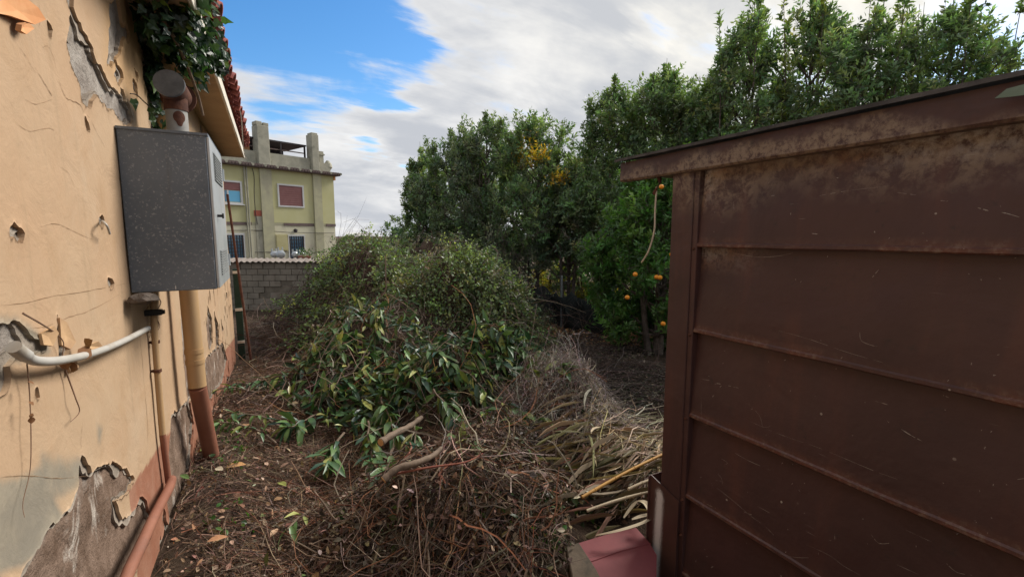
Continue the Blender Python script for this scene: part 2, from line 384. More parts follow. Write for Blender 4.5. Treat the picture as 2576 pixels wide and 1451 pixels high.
M['shed'] = m_shed('brown_painted_sheet'); M['fascia'] = m_shed('lichened_brown_fascia', 1., False)
def m_guard():
    m, b, o = mat('guard_with_spray_mark'); v = GEO()
    a = N('ShaderNodeAttribute', attribute_name='Col'); s2 = N('ShaderNodeSeparateColor'); LK(a.outputs['Color'], s2.inputs[0])
    c = MIX(SM(NOI(v, 5, 5), .3, .7), (.06, .027, .022, 1), (.085, .038, .03, 1))
    f = SM(MA('ADD', s2.outputs[0], MA('MULTIPLY', MA('SUBTRACT', NOI(v, 320, 2), .5), 1.3)), .35, .75)
    c = MIX(f, c, (.62, .60, .60, 1)); setin(b, Base_Color=c, Roughness=.5); return m
M['guard'] = m_guard()
M['felt'] = m_plain('roof_felt', (.05, .045, .042), (.10, .09, .085), 12, .9, 0, .5, 60)
M['greensheet'] = m_plain('green_plastic_sheet', (.14, .19, .14), (.18, .23, .18), 6, .5)
M['redmetal'] = m_plain('faded_red_sheet', (.165, .038, .042), (.21, .052, .055), 4, .6, 0, .15, 40, dirt=(.15, .07, .06))
M['oldwood'] = m_plain('old_wood', (.07, .054, .038), (.12, .09, .064), 9, .9, 0, .7, 40, dirt=(.05, .045, .035))
M['soil'] = None
def m_soil():
    m, b, o = mat('leaf_littered_soil'); v = GEO()
    c = MIX(SM(NOI(v, 5, 8, .7), .3, .7), (.045, .031, .023, 1), (.105, .07, .05, 1))
    c = MIX(SM(NOI(v, 55, 6, .75), .5, .7), c, (.18, .12, .08, 1))
    c = MIX(MA('MULTIPLY', SM(NOI(v, .7, 4), .5, .65), .4), c, (.035, .042, .018, 1))
    setin(b, Base_Color=c, Roughness=.95, Normal=BUMP(NOI(v, 40, 8, .75), 1., .04)); b.inputs['Specular IOR Level'].default_value = .1
    return m
M['soil'] = m_soil()

# ------------------------------------------------------------------ ground
MOUNDS = [  # x, y, rx, ry, height of heaps
    (2.30, 6.05, .66, .62, .98), (2.55, 8.9, 1.15, .9, 1.45), (3.6, 7.8, .8, .8, 1.05), (1.65, 10.3, .75, .8, 1.5), (2.9, 7.0, .65, .65, .7),
    (.95, 5.2, .75, .8, .66), (1.45, 3.85, .7, .6, .42), (2.05, 3.75, .5, .45, .36), (.25, 4.5, .5, .5, .12),
    (.70, 2.32, .46, .36, .22), (1.06, 2.06, .46, .40, .23), (2.02, 2.95, .40, .36, .46), (1.95, 2.2, .4, .4, .22), (1.4, 2.7, .5, .4, .15),
    (1.25, 6.9, .7, .8, .45), (2.75, 5.55, .45, .4, .55), (1.75, 5.6, .5, .45, .5), (.75, 8.3, .6, .8, .40), (1.75, 7.3, .75, .65, .95), (1.2, 8.4, .65, .7, .85), (1.0, 2.6, .4, .3, .08), (.85, 1.72, .45, .3, .13)]
def base_z(x, y):
    z = .13 + .30 * np.exp(-((x + .45) / .45) ** 2) * (1 - sstep(y, 3.0, 7.0)) * 1.0
    z = z - .95 * sstep(y, 8.0, 15.0) * (1 - sstep(x, 2.0, 5.0)) - .25 * sstep(y, 3, 7) * sstep(x, 3.0, 5.0) * .6
    return z
def TZ(x, y):
    x = np.asarray(x, float); y = np.asarray(y, float)
    z = base_z(x, y)
    hm = 0.
    for (mx, my, rx, ry, h) in MOUNDS:
        hm = hm + h * np.exp(-(((x - mx) / rx) ** 2 + ((y - my) / ry) ** 2) ** 1.3)
    return z + hm * (1 + (fbm(x * 2.3 + 5, y * 2.3, 3) - .5) * .75)
def build_ground():
    xs = np.concatenate([np.linspace(-300, -12, 14), np.linspace(-10, -.6, 12), np.arange(-.5, 6, .06), np.linspace(6.2, 14, 24), np.linspace(18, 400, 16)])
    ys = np.concatenate([np.linspace(-60, -2, 8), np.arange(-1.5, 12, .07), np.linspace(12.3, 34, 40), np.linspace(40, 900, 20)])
    Xg, Yg = np.meshgrid(xs, ys, indexing='ij')
    Zg = TZ(Xg, Yg) * 1.0 + (fbm(Xg * 3, Yg * 3, 4) - .5) * .07 * (np.abs(Xg) < 20)
    V = np.stack([Xg, Yg, Zg], -1).reshape(-1, 3); nx, ny = Xg.shape
    i, j = np.meshgrid(np.arange(nx - 1), np.arange(ny - 1), indexing='ij'); b = (i * ny + j).ravel()
    o = mesh_np('ground', V, [np.stack([b, b + ny, b + ny + 1, b + 1], -1)], M['soil'], smooth=True)
    tag(o, kind='structure')
build_ground()

# ------------------------------------------------------------------ the old house on the left
WX = -.5
house = tag(empty('old_house', (WX, 3.5, .2)), 'old house with peeling apricot plaster wall and red tiled eave', 'house')
HOFF = Vector((WX, 3.5, .2))
def hchild(o):           # keep world coordinates of the mesh while parenting to the house empty
    o.parent = house; o.location = -HOFF; return o
def wp(px, py, off=0.): q = onX(px, py, WX + off); return q
def poly_w(pts): return np.array([wp(*p)[1:] for p in pts])
def poly_sd(P, Yv, Zv):
    """signed distance to polygon, negative inside"""
    d = np.full(Yv.shape, 1e9); ins = np.zeros(Yv.shape, bool); n = len(P)
    for i in range(n):
        a = P[i]; b = P[(i + 1) % n]; e = b - a; wy = Yv - a[0]; wz = Zv - a[1]
        t = np.clip((wy * e[0] + wz * e[1]) / (e @ e + 1e-12), 0, 1)
        d = np.minimum(d, np.hypot(wy - e[0] * t, wz - e[1] * t))
        c = ((a[1] <= Zv) & (b[1] > Zv)) | ((b[1] <= Zv) & (a[1] > Zv))
        xi = a[0] + (Zv - a[1]) / (b[1] - a[1] + 1e-12) * e[0]
        ins ^= c & (Yv < xi)
    return np.where(ins, -d, d)
HOLES = [
    [(163, -30), (183, -30), (180, 20), (196, 60), (203, 88), (228, 122), (243, 160), (262, 188), (278, 228), (300, 248), (320, 262), (332, 300), (318, 316), (296, 300), (280, 272), (255, 256), (240, 232), (222, 262), (206, 250), (200, 215), (188, 188), (166, 128), (160, 98), (178, 72), (172, 30)],
    [(278, 22), (296, 2), (306, 60), (313, 84), (302, 132), (286, 158), (268, 172), (266, 148), (274, 100)],
    [(292, 160), (306, 186), (298, 212), (284, 188)],
    [(-60, 820), (0, 822), (38, 812), (72, 848), (98, 850), (112, 880), (78, 897), (40, 888), (0, 918), (-60, 930)],
    [(138, 800), (152, 830), (166, 872), (158, 908), (146, 890), (140, 850)],
    [(203, 1146), (214, 1160), (226, 1186), (258, 1170), (292, 1168), (322, 1186), (338, 1205), (306, 1254), (292, 1262), (300, 1296), (318, 1312), (338, 1290), (352, 1256), (368, 1262), (384, 1310), (378, 1350), (352, 1400), (330, 1470), (290, 1700), (-300, 1800), (20, 1480), (80, 1400), (112, 1338), (160, 1300), (196, 1232), (196, 1180)],
    [(430, 1046), (452, 1030), (474, 1000), (486, 1060), (480, 1180), (462, 1250), (440, 1300), (425, 1330), (418, 1220), (426, 1130)],
    [(452, 748), (470, 748), (476, 850), (482, 1000), (470, 1010), (460, 900)],
    [(522, 770), (532, 800), (535, 860), (528, 890), (520, 850)], [(540, 790), (548, 820), (550, 868), (542, 880)], [(512, 905), (528, 890), (560, 862), (572, 905), (560, 960), (530, 1000), (510, 1010)],
    [(-20, 925), (12, 928), (16, 950), (8, 980), (-20, 1000)], [(84, 965), (92, 980), (94, 1000), (86, 992)],
    [(246, 548), (255, 542), (262, 556), (256, 572), (248, 566)], [(24, 580), (34, 572), (50, 588), (40, 602), (26, 600)],
    [(270, 708), (278, 702), (284, 714), (276, 722)], [(338, 175), (346, 190), (344, 200)], [(355, 130), (362, 165), (372, 200), (380, 235), (372, 240), (360, 190)],
    [(350, 60), (359, 84), (361, 108), (357, 132), (348, 104)], [(316, 58), (325, 84), (320, 112), (314, 90)], [(300, 222), (313, 246), (309, 266), (300, 250)], [(213, 298), (222, 312), (226, 334), (215, 326)], [(330, 196), (341, 214), (344, 240), (334, 226)], [(118, 60), (124, 74), (121, 84)],
    [(500, 300), (508, 320), (512, 345), (504, 330)], [(556, 800), (562, 830), (560, 850)]]
STAINS = [([(-200, 1230), (40, 1215), (100, 1180), (140, 1270), (165, 1330), (60, 1420), (-200, 1500)], 1.), ([(-80, 800), (40, 790), (110, 850), (130, 890), (70, 910), (-80, 930)], .8),
          ([(100, 1130), (210, 1150), (200, 1230), (120, 1300), (80, 1240)], .7), ([(240, 1060), (262, 1070), (255, 1125), (244, 1120)], .6), ([(285, 215), (330, 250), (345, 310), (300, 320)], .7),
          ([(24, 560), (48, 560), (56, 620), (50, 690), (40, 700), (34, 620)], .6), ([(330, 0), (372, 0), (412, 330), (380, 330)], .65)]
ORNG = [([(270, 0), (340, 0), (370, 240), (330, 250), (262, 180)], .55)]
def build_layer(name, material, x0, grow, thick, seed=0.):
    ys = [.05]
    while ys[-1] < 7.0: ys.append(ys[-1] + .0085 + .0045 * max(0, ys[-1] - 1.3))
    ys[-1] = 7.0; ys = np.array(ys); zs = np.arange(-.15, 2.825, .0115)
    Yg, Zg = np.meshgrid(ys, zs, indexing='ij')
    def field(Y, Z):
        f = np.full(Y.shape, .5)
        for h in HOLES: f = np.minimum(f, poly_sd(poly_w(h), Y, Z))
        f = f - .006 + grow * (1 + (fbm(Y * 13 + seed, Z * 13, 3) - .5) * 3.2) + (fbm(Y * 30 + seed, Z * 30, 3) - .5) * .035 + (fbm(Y * 9 + 4, Z * 9, 2) - .5) * .02
        # crumbling foot of the wall and scattered flakes
        foot = grow * 2 + Z - (.42 - .055 * (Y - 2.5)) + (fbm(Y * 5 + 9, Z * 5, 4) - .5) * .5
        f = np.minimum(f, foot)
        fl = np.where(Y > 4.2, .80, .96) - fbm(Y * 11 + 31, Z * 5.5 + 3, 4) - .012 + np.where(Y > 4.2, -.10, 0) * (Z < 1.6)
        f = np.minimum(f, fl * .35 + grow)
        return f
    def surf(Y, Z, f):
        x = x0 + (fbm(Y * 2.2, Z * 2.2, 4) - .5) * .009 + (fbm(Y * 9, Z * 7, 3) - .5) * .004
        return x + .006 * np.exp(-np.maximum(f, 0) / .018) * fbm(Y * 6 + 3, Z * 6 + 8, 2)
    Fg = field(Yg, Zg); ny, nz = Yg.shape; idx = np.arange(ny * nz).reshape(ny, nz)
    keep = Fg > 0; a, b, c, d = keep[:-1, :-1], keep[1:, :-1], keep[1:, 1:], keep[:-1, 1:]
    full = a & b & c & d; mixed = (a | b | c | d) & ~full
    quads = np.stack([idx[:-1, :-1][full], idx[1:, :-1][full], idx[1:, 1:][full], idx[:-1, 1:][full]], -1)
    YY = list(Yg.ravel()); ZZ = list(Zg.ravel()); FF = list(Fg.ravel()); ec = {}; tris = []; seg = []
    def ev(i, j):
        k = (min(i, j), max(i, j))
        if k not in ec:
            t = FF[i] / (FF[i] - FF[j]); t = min(max(t, .02), .98)
            YY.append(YY[i] + (YY[j] - YY[i]) * t); ZZ.append(ZZ[i] + (ZZ[j] - ZZ[i]) * t); FF.append(0.); ec[k] = len(YY) - 1
        return ec[k]
    for (i, j) in np.argwhere(mixed):
        cs = [idx[i, j], idx[i + 1, j], idx[i + 1, j + 1], idx[i, j + 1]]; pl = []; ed = []
        for q in range(4):
            p0, p1 = cs[q], cs[(q + 1) % 4]
            if FF[p0] > 0: pl.append(p0)
            if (FF[p0] > 0) != (FF[p1] > 0):
                e = ev(p0, p1); pl.append(e); ed.append((e, FF[p0] > 0))
        for q in range(1, len(pl) - 1): tris.append((pl[0], pl[q], pl[q + 1]))
        for q in range(len(ed)):
            if ed[q][1]: seg.append((ed[q][0], ed[(q + 1) % len(ed)][0]))
    Y = np.array(YY); Z = np.array(ZZ); F_ = np.array(FF); X = surf(Y, Z, F_)
    n0 = len(Y); bidx = sorted({i for s in seg for i in s}); mp = {v: n0 + k for k, v in enumerate(bidx)}
    Vb = np.stack([np.full(len(bidx), x0 - thick), Y[bidx], Z[bidx]], -1)
    V = np.concatenate([np.stack([X, Y, Z], -1), Vb]); YA = V[:, 1]; ZA = V[:, 2]
    side = np.array([(s[0], s[1], mp[s[1]], mp[s[0]]) for s in seg])
    st = np.zeros(len(V)); og = np.zeros(len(V))
    for p, w in STAINS: st = np.maximum(st, w * (1 - sstep(poly_sd(poly_w(p), YA, ZA), -.05, .07)))
    for p, w in ORNG: og = np.maximum(og, w * (1 - sstep(poly_sd(poly_w(p), YA, ZA), -.08, .1)))
    pl = 1 - sstep(ZA - (.84 - .088 * (YA - 2.57)) + (fbm(YA * 30, ZA * 30, 2) - .5) * .02, -.004, .004)
    pl[YA < 2.0] = 0
    me = mesh_np(name, V, [quads, np.array(tris), side], material, None, np.stack([st, pl, og], -1), False)
    me.data.polygons.foreach_set('use_smooth', np.concatenate([np.ones(len(quads) + len(tris), bool), np.zeros(len(side), bool)]))
    if len(me.data.polygons) : me.data.update()
    return me
wall = MB().box(-6, WX - .028, -4, 6.995, -.9, 2.84).build('wall', M['render']); hchild(wall)
M['scratch'] = m_plain('pale_scratch_coat', (.22, .185, .15), (.34, .29, .24), 9, .95, 0, .7, 60, dirt=(.22, .175, .14), bd=.01)
pl = build_layer('plaster', M['plaster'], WX, 0., .009); pl.parent = wall
us = build_layer('scratch_coat', M['scratch'], WX - .0085, .016, .012, 40.); us.parent = wall
def rough_core():
    ys = np.concatenate([np.arange(.05, 3.2, .016), np.arange(3.2, 7.0, .035)]); zs = np.arange(-.15, 2.82, .018); Yg, Zg = np.meshgrid(ys, zs, indexing='ij')
    d = (fbm(Yg * 14, Zg * 14, 4) - .5) * .016 + (np.abs(fbm(Yg * 5 + Zg * 4, Zg * 5 - Yg * 2, 3) - .5) - .1) * .035 * sstep(1.5 - Zg, 0, .4)
    V = np.stack([WX - .0165 + d * .8, Yg, Zg], -1).reshape(-1, 3); nx, ny = Yg.shape; i, j = np.meshgrid(np.arange(nx - 1), np.arange(ny - 1), indexing='ij'); b = (i * ny + j).ravel()
    o = mesh_np('rough_render', V, [np.stack([b, b + ny, b + ny + 1, b + 1], -1)], M['render'], None, None, True); o.parent = wall
rough_core()
# soffit, fascia, roof
SOZ = 2.82; EX = -.262
hchild(MB().box(-6, EX, -4, 7.12, SOZ, SOZ + .09).build('soffit', M['soffit'], bevel=.004))
hchild(MB().box(EX - .001, EX + .016, -4, 7.13, SOZ - .012, SOZ + .075).build('fascia_board', M['fasciaw'], bevel=.003))
roofp = MB(); slope = .36
roofp.add([(-6, -4, SOZ + .10 + (6 + EX) * slope), (EX + .01, -4, SOZ + .10), (EX + .01, 7.14, SOZ + .10), (-6, 7.14, SOZ + .10 + (6 + EX) * slope),
           (-6, -4, SOZ + .092), (EX + .01, -4, SOZ + .092), (EX + .01, 7.14, SOZ + .092), (-6, 7.14, SOZ + .092)], [(0, 1, 2, 3), (7, 6, 5, 4), (0, 4, 5, 1), (3, 2, 6, 7), (1, 5, 6, 2), (0, 3, 7, 4)])
roof = hchild(roofp.build('roof', M['rtile']))
def tile_mesh(up=True):
    n = 8; L = .46; vs = []; fs = []
    for r_, dz in ((1., 0.), (.86, -.004)):
        for s_ in (0, 1):
            rr = (.082 if s_ == 0 else .066) * r_
            for i in range(n + 1):
                a = math.pi * i / n; vs.append((-L * s_, math.cos(a) * rr, (math.sin(a) * rr * .75 + dz) * (1 if up else -.7)))
    k = n + 1
    for i in range(n):
        fs += [(i, i + 1, k + i + 1, k + i), (2 * k + i, 3 * k + i, 3 * k + i + 1, 2 * k + i + 1), (i, 2 * k + i, 2 * k + i + 1, i + 1), (k + i, k + i + 1, 3 * k + i + 1, 3 * k + i)]
    me = bpy.data.meshes.new('roof_tile'); me.from_pydata(vs, [], fs); me.update(); me.materials.append(M['rtile'])
    for p in me.polygons: p.use_smooth = True
    return me
tm = tile_mesh(True); tmd = tile_mesh(False)
ta = math.atan(slope); y = 1.3; k = 0
while y < 7.12:
    for row in range(2):
        for up in (True, False):
            t = bpy.data.objects.new('roof_tile', tm if up else tmd); link(t, roof)
            yy = y + (0 if up else .085)
            if yy > 7.1: t.location = (0, 7.08, 0)
            dx = EX + .075 - row * .36 - (.0 if up else .03) + random.uniform(-.012, .012)
            t.location = Vector((dx, min(yy, 7.09) + random.uniform(-.006, .006), SOZ + .118 + (.028 if up else .052) + (row * .36) * slope + (.012 if row else 0)))
            t.rotation_euler = (random.uniform(-.05, .05), ta, random.uniform(-.05, .05))
    y += .17
# fine cracks in the plaster
def ribbon(pts, w, off=.004):
    P = smooth_path([wp(*p) for p in pts], 7); n = len(P); vs = []; fs = []
    for i, p in enumerate(P):
        t = P[min(i + 1, n - 1)] - P[max(i - 1, 0)]; t.normalize(); s_ = Vector((0, t.z, -t.y))
        ww = w * (.35 + 1.1 * random.random()) * min(1, .3 + 3 * min(i, n - 1 - i) / n); j = Vector((0, random.uniform(-1, 1), random.uniform(-1, 1))) * w * 1.3
        x = WX + (float(fbm(np.array(p.y * 2.2), np.array(p.z * 2.2), 4)) - .5) * .009 + (float(fbm(np.array(p.y * 9), np.array(p.z * 7), 3)) - .5) * .004 + .0012
        for sg in (1, -1): q = p + j + s_ * ww * sg; vs.append((x, q.y, q.z))
    for i in range(n - 1): fs.append((2 * i, 2 * i + 1, 2 * i + 3, 2 * i + 2))
    return vs, fs
M['crack'] = m_plain('crack_dark', (.20, .125, .07), (.32, .20, .11), 20, .95); M['stem'] = m_plain('dead_stem', (.16, .095, .06), (.24, .15, .10), 20, .9)
for pts, w in [([(0, 768), (60, 762), (130, 745), (200, 735), (270, 722), (320, 712)], .0012), ([(60, 825), (110, 822), (165, 800), (230, 778), (300, 740)], .0014), ([(100, 570), (140, 563), (180, 580), (232, 604)], .001),
               ([(0, 1200), (60, 1196), (150, 1203), (220, 1195)], .001), ([(85, 170), (110, 210), (128, 240), (120, 225)], .0015), ([(145, 200), (158, 235), (170, 250), (200, 265), (214, 300)], .002), ([(45, 120), (60, 140), (72, 160), (88, 185)], .001),
               ([(338, 740), (350, 830), (362, 960), (372, 1080), (368, 1150)], .0022), ([(392, 830), (395, 930), (402, 1020), (408, 1090)], .0025), ([(206, 1146), (202, 1110), (205, 1060)], .001), ([(310, 315), (300, 300), (294, 280)], .002),
               ([(105, 120), (120, 118), (135, 150), (140, 180)], .001), ([(205, 250), (212, 280), (226, 300), (240, 330), (262, 372)], .0016), ([(240, 232), (262, 262), (272, 300)], .0016), ([(95, 10), (100, 40), (96, 70)], .001), ([(330, 120), (340, 150), (338, 175)], .0016), ([(318, 300), (326, 330)], .002), ([(150, 420), (170, 436), (186, 470)], .0008), ([(60, 250), (90, 262), (130, 250)], .0008), ([(30, 300), (70, 330), (120, 322), (135, 330)], .001)]:
    vs, fs = ribbon(pts, w * .55); c = MB().add(vs, fs).build('crack', M['crack']); c.parent = wall
# curled flakes of plaster standing off the wall
def flake(pts, lift, mt, thick=.006):
    P = [wp(*p) for p in pts]; c = sum(P) / len(P); vs = []; n = len(P)
    lift = [l * .6 for l in lift]
    for q, l in zip(P, lift): vs.append((WX + .004 + l, q[1], q[2]))
    for q, l in zip(P, lift): vs.append((WX + .004 + l - thick, q[1], q[2]))
    vs.append((WX + .004 + sum(lift) / n * .7, c[1], c[2])); vs.append((WX + .004 + sum(lift) / n * .7 - thick, c[1], c[2]))
    fs = [(i, (i + 1) % n, 2 * n) for i in range(n)] + [(n + (i + 1) % n, n + i, 2 * n + 1) for i in range(n)] + [(i, n + i, n + (i + 1) % n, (i + 1) % n) for i in range(n)]
    o = MB().add(vs, fs).build('plaster_flake', mt); o.parent = wall; return o
M['flake'] = m_plain('orange_flake', (.62, .28, .12), (.70, .38, .19), 8, .85); M['flake2'] = m_plain('pale_flake', (.42, .26, .15), (.58, .38, .21), 14, .9)
flake([(-30, -20), (20, -20), (48, 12), (64, 42), (48, 56), (24, 46), (0, 36), (-30, 30)], [.01, .03, .05, .055, .04, .03, .02, .01], M['flake'], .012)
flake([(22, 58), (36, 48), (46, 66), (34, 82), (24, 74)], [.03, .03, .04, .03, .025], M['flake'], .01)
flake([(90, 840), (106, 822), (114, 840), (112, 872), (96, 868)], [.01, .03, .035, .02, .01], M['flake2'])
flake([(136, 800), (148, 812), (164, 862), (158, 880), (144, 868)], [.012, .02, .03, .02, .008], M['flake2'])
flake([(206, 870), (224, 860), (238, 876), (222, 884)], [.01, .03, .03, .015], M['flake2'])
flake([(158, 895), (170, 900), (172, 925), (160, 940), (154, 915)], [.01, .02, .03, .02, .01], M['flake2'])

# rubble stones and old skirting along the foot of the wall
def rough_block(c, s_, mt, name, seed, parent=None, rz=0.):
    rr = random.Random(seed); bm = bmesh.new(); bmesh.ops.create_icosphere(bm, subdivisions=2, radius=1)
    for v in bm.verts:
        p = v.co.copy(); k = max(abs(p.x), abs(p.y), abs(p.z)); p = p / k * .72 + p * .28
        v.co = Vector((p.x * s_[0], p.y * s_[1], p.z * s_[2])) * rr.uniform(.82, 1.1)
    me = bpy.data.meshes.new(name); bm.to_mesh(me); bm.free(); me.materials.append(mt)
    o = bpy.data.objects.new(name, me); o.location = c; o.rotation_euler = (rr.uniform(-.3, .3), rr.uniform(-.3, .3), rz + rr.uniform(-.5, .5)); link(o, parent); return o

# ------------------------------------------------------------------ boiler cabinet on the wall and its flue
BX0, BX1, BY0, BY1, BZ0, BZ1 = WX + .004, -.2, 2.265, 2.79, 1.576, 2.205
cab = tag(empty('boiler_cabinet', (WX, 2.5, BZ0)), 'speckled grey galvanised boiler cabinet hung on the apricot wall', 'cabinet')
def ch(o, root): o.parent = root; o.location = -root.location; return o
b_ = MB().box(BX0, BX1 - .012, BY0, BY1, BZ0, BZ1)
ch(b_.build('body', M['galv'], bevel=.003), cab)
ch(MB().box(BX0, BX1 - .004, BY0 - .006, BY1 + .004, BZ1 - .004, BZ1 + .006).build('top_sheet', M['galv']), cab)
door = ch(MB().box(BX1 - .011, BX1, BY0 + .003, BY1 - .002, BZ0 + .004, BZ1 - .007).build('door', M['zinc'], bevel=.002), cab)
def gr(y0, y1, z0, z1):
    m = MB(); m.box(BX1 - .002, BX1 + .0015, y0, y1, z0, z1)
    n = 10
    for i in range(n):
        z = z0 + (z1 - z0) * (i + .5) / n; m.box(BX1 + .0014, BX1 + .005, y0 + .01, y1 - .01, z - .004, z + .002)
    o = m.build('vent', M['grille']); o.parent = door
gr(BY0 + .10, BY1 - .10, BZ1 - .17, BZ1 - .05); gr(BY0 + .10, BY1 - .10, BZ0 + .05, BZ0 + .16)
o = MB().tube([(BX1, BY0 + .10, 1.885), (BX1 + .018, BY0 + .10, 1.885), (BX1 + .018, BY0 + .10, 1.885), (BX1 + .024, BY0 + .10, 1.885)], [.006, .006, .012, .011], 10).build('knob', M['black'], smooth=True); o.parent = door
for z in (BZ0 + .1, BZ1 - .1):
    o = MB().tube([(BX1 + .002, BY1 - .006, z - .03), (BX1 + .002, BY1 - .006, z + .03)], .006, 8).build('hinge', M['zinc']); o.parent = door
FX, FY = -.345, 2.585
flue = tag(empty('flue_pipe', (FX, FY, BZ1)), 'grey flue pipe with capped rusty tee on top of the boiler cabinet', 'flue')
ch(MB().tube([(FX, FY, BZ1 - .01), (FX, FY, BZ1 + .165)], .042, 24).build('pipe', M['grille'] if False else m_plain('dull_grey_pipe', (.24, .235, .22), (.32, .31, .29), 9, .6, .2, .1, 60), smooth=True), flue)
ch(MB().tube([(FX, FY, BZ1 + .15), (FX, FY, BZ1 + .205)], .0455, 24).build('collar', M['rust'], smooth=True), flue)
ch(MB().tube([(FX - .004, FY - .085, BZ1 + .242), (FX, FY + .085, BZ1 + .232)], .054, 28).build('tee', M['rust'], smooth=True), flue)
ch(MB().tube([(FX - .0055, FY - .098, BZ1 + .244), (FX - .0045, FY - .084, BZ1 + .242)], .057, 32).build('end_cap', m_plain('dark_grey_cap', (.10, .105, .11), (.17, .175, .18), 14, .5, .3, .1, 60, dirt=(.14, .11, .1)), smooth=True), flue)
ch(MB().tube([(FX, FY + .085, BZ1 + .232), (FX, FY + .097, BZ1 + .231)], .07, 32).build('rear_flange', M['rust'], smooth=True), flue)
rv = []; rf2 = []; nr = 6
for k_ in range(nr + 1):     # rust burn-through on the pipe, a patch with its own drip shape
    for i in range(20):
        t = 2 * math.pi * i / 20; q_ = k_ / nr; u_ = math.cos(t) * .55 * q_; w_ = math.sin(t) * (.040 if math.sin(t) < 0 and abs(math.cos(t)) < .4 else .026) * q_
        a = R(-70) + u_; rv.append((FX + math.cos(a) * .0435, FY + math.sin(a) * .0435, BZ1 + .118 + w_))
for k_ in range(nr):
    for i in range(20): rf2.append((k_ * 20 + i, k_ * 20 + (i + 1) % 20, (k_ + 1) * 20 + (i + 1) % 20, (k_ + 1) * 20 + i))
ch(MB().add(rv, rf2).build('rust_patch', M['rust']), flue)

# ------------------------------------------------------------------ pipes, hose and wires on the wall
def thing(name, label, cat, loc, group=None): return tag(empty(name, loc), label, cat, group)
dpb = np.array([-.40, 3.36, .36]); dpt = np.array([-.415, 3.01, 1.56]); dpm = onX(497, 972, -.407)
dp = thing('downpipe', 'thick downpipe, cream above and terracotta below, leaning on the peeling wall', 'pipe', tuple(dpb))
ch(MB().tube([dpb - np.array([0, 0, .1]), dpm], [.043, .043], 20).build('lower_pipe', M['terracotta'], smooth=True), dp)
ch(MB().tube([dpm, dpt, (-.44, 2.99, 2.0), (-.45, 2.98, 2.7)], [.0432, .043, .043, .043], 20).build('upper_pipe', M['cream'], smooth=True), dp)
for t in (.24, .34): 
    c = dpm + (dpt - dpm) * t; ax = (dpt - dpm) / np.linalg.norm(dpt - dpm)
    ch(MB().tube([c - ax * .012, c + ax * .012], .0465, 20).build('strap', M['cream'], smooth=True), dp)
cp = [onX(386, 742, WX + .025), onX(388, 830, WX + .025), onX(398, 960, WX + .022), onX(409, 1092, WX + .022)]
cp2 = [cp[-1], onX(424, 1212, WX + .022)]
tp = thing('thin_conduit', 'thin pipe under the cabinet, cream above and terracotta below, on wall', 'pipe', tuple(cp2[-1]))
ch(MB().tube(cp, .0125, 12).build('upper_pipe', M['cream'], smooth=True), tp)
ch(MB().tube(cp2, .0128, 12).build('lower_pipe', M['terracotta'], smooth=True), tp)
for q in ((391, 860), (396, 932)):
    c = onX(*q, WX + .024); ch(MB().tube([c - np.array([0, 0, .006]), c + np.array([0, 0, .006])], .0165, 12).box(WX - .01, c[0], c[1] - .004, c[1] + .004, c[2] - .005, c[2] + .005).build('bracket', M['rust']), tp)
lp = smooth_path([onX(432, 1205, WX + .03), onX(426, 1226, WX + .05), onX(392, 1290, WX + .05), onX(355, 1370, WX + .05), onX(318, 1452, WX + .05), onX(270, 1600, WX + .05)], 4)
tag(MB().tube(lp, .0185, 12).build('sloping_pipe', M['terracotta'], smooth=True), 'terracotta pipe sloping along the broken foot of the peeling wall', 'pipe')
hz = smooth_path([onX(34, 872, WX + .03), onX(60, 892, WX + .032), onX(95, 908, WX + .034), onX(160, 905, WX + .034), onX(240, 886, WX + .036), onX(310, 858, WX + .036), onX(372, 826, WX + .04)], 6)
hr = [.0135 if i < 8 else .0105 for i in range(len(hz))]
tag(MB().tube(hz, hr, 12).build('plastic_hose', M['white'], smooth=True), 'white plastic hose bent along the apricot wall below the cabinet', 'hose')
c = onX(400, 785, WX + .05)
bk = thing('junction_clip', 'small black plastic clip sticking out from the thin pipe under the cabinet', 'clip', tuple(c))
ch(MB().box(c[0] - .05, c[0] + .012, c[1] - .015, c[1] + .015, c[2] - .012, c[2] + .012).build('body', M['black'], bevel=.002), bk)
ch(MB().box(c[0] + .012, c[0] + .02, c[1] - .011, c[1] + .011, c[2] - .008, c[2] + .008).build('cap', M['black']), bk)
wt = [onX(256, 556, WX), onX(262, 560, WX + .03), onX(270, 570, WX + .04), onX(276, 588, WX + .03)]
tag(MB().tube(smooth_path(wt, 5), .0035, 8).build('cut_wire', M['white'], smooth=True), 'short white wire poking from a hole in the wall left of the cabinet', 'wire')
# dead creeper on the wall
def creeper(label, paths, rad, leaves=()):
    root = thing('dead_creeper', label, 'creeper', tuple(wp(*paths[0][-1])), 'dead creepers on the wall')
    for p in paths:
        rad_ = rad * .75; pts = smooth_path([wp(x, y, .012 + .012 * random.random()) for x, y in p], 6)
        ch(MB().tube(pts, [rad_ * (1 - .6 * i / len(pts)) for i in range(len(pts))], 6).build('stem', M['stem'], smooth=True), root)
    for (x, y, s_) in leaves:
        q = wp(x, y, .03)
        V, F_ = leaves_np(np.array([q]), rdir(1), rdir(1), np.array([s_]), np.array([s_ * .8]), L8v, (L8f3, L8f4))
        ch(mesh_np('dry_leaf', V, F_, M['dryleaf'], None, np.tile(np.array([[.20, .10, .05]]), (len(V), 1))), root)
creeper('dark dead creeper stem curling above the white hose with dry leaves', [[(58, 788), (100, 812), (140, 838), (160, 862), (156, 900)], [(155, 900), (172, 950), (190, 1000), (200, 1035), (178, 1060)]], .003, [(200, 905, .045), (215, 870, .04), (170, 930, .04), (196, 930, .035)])
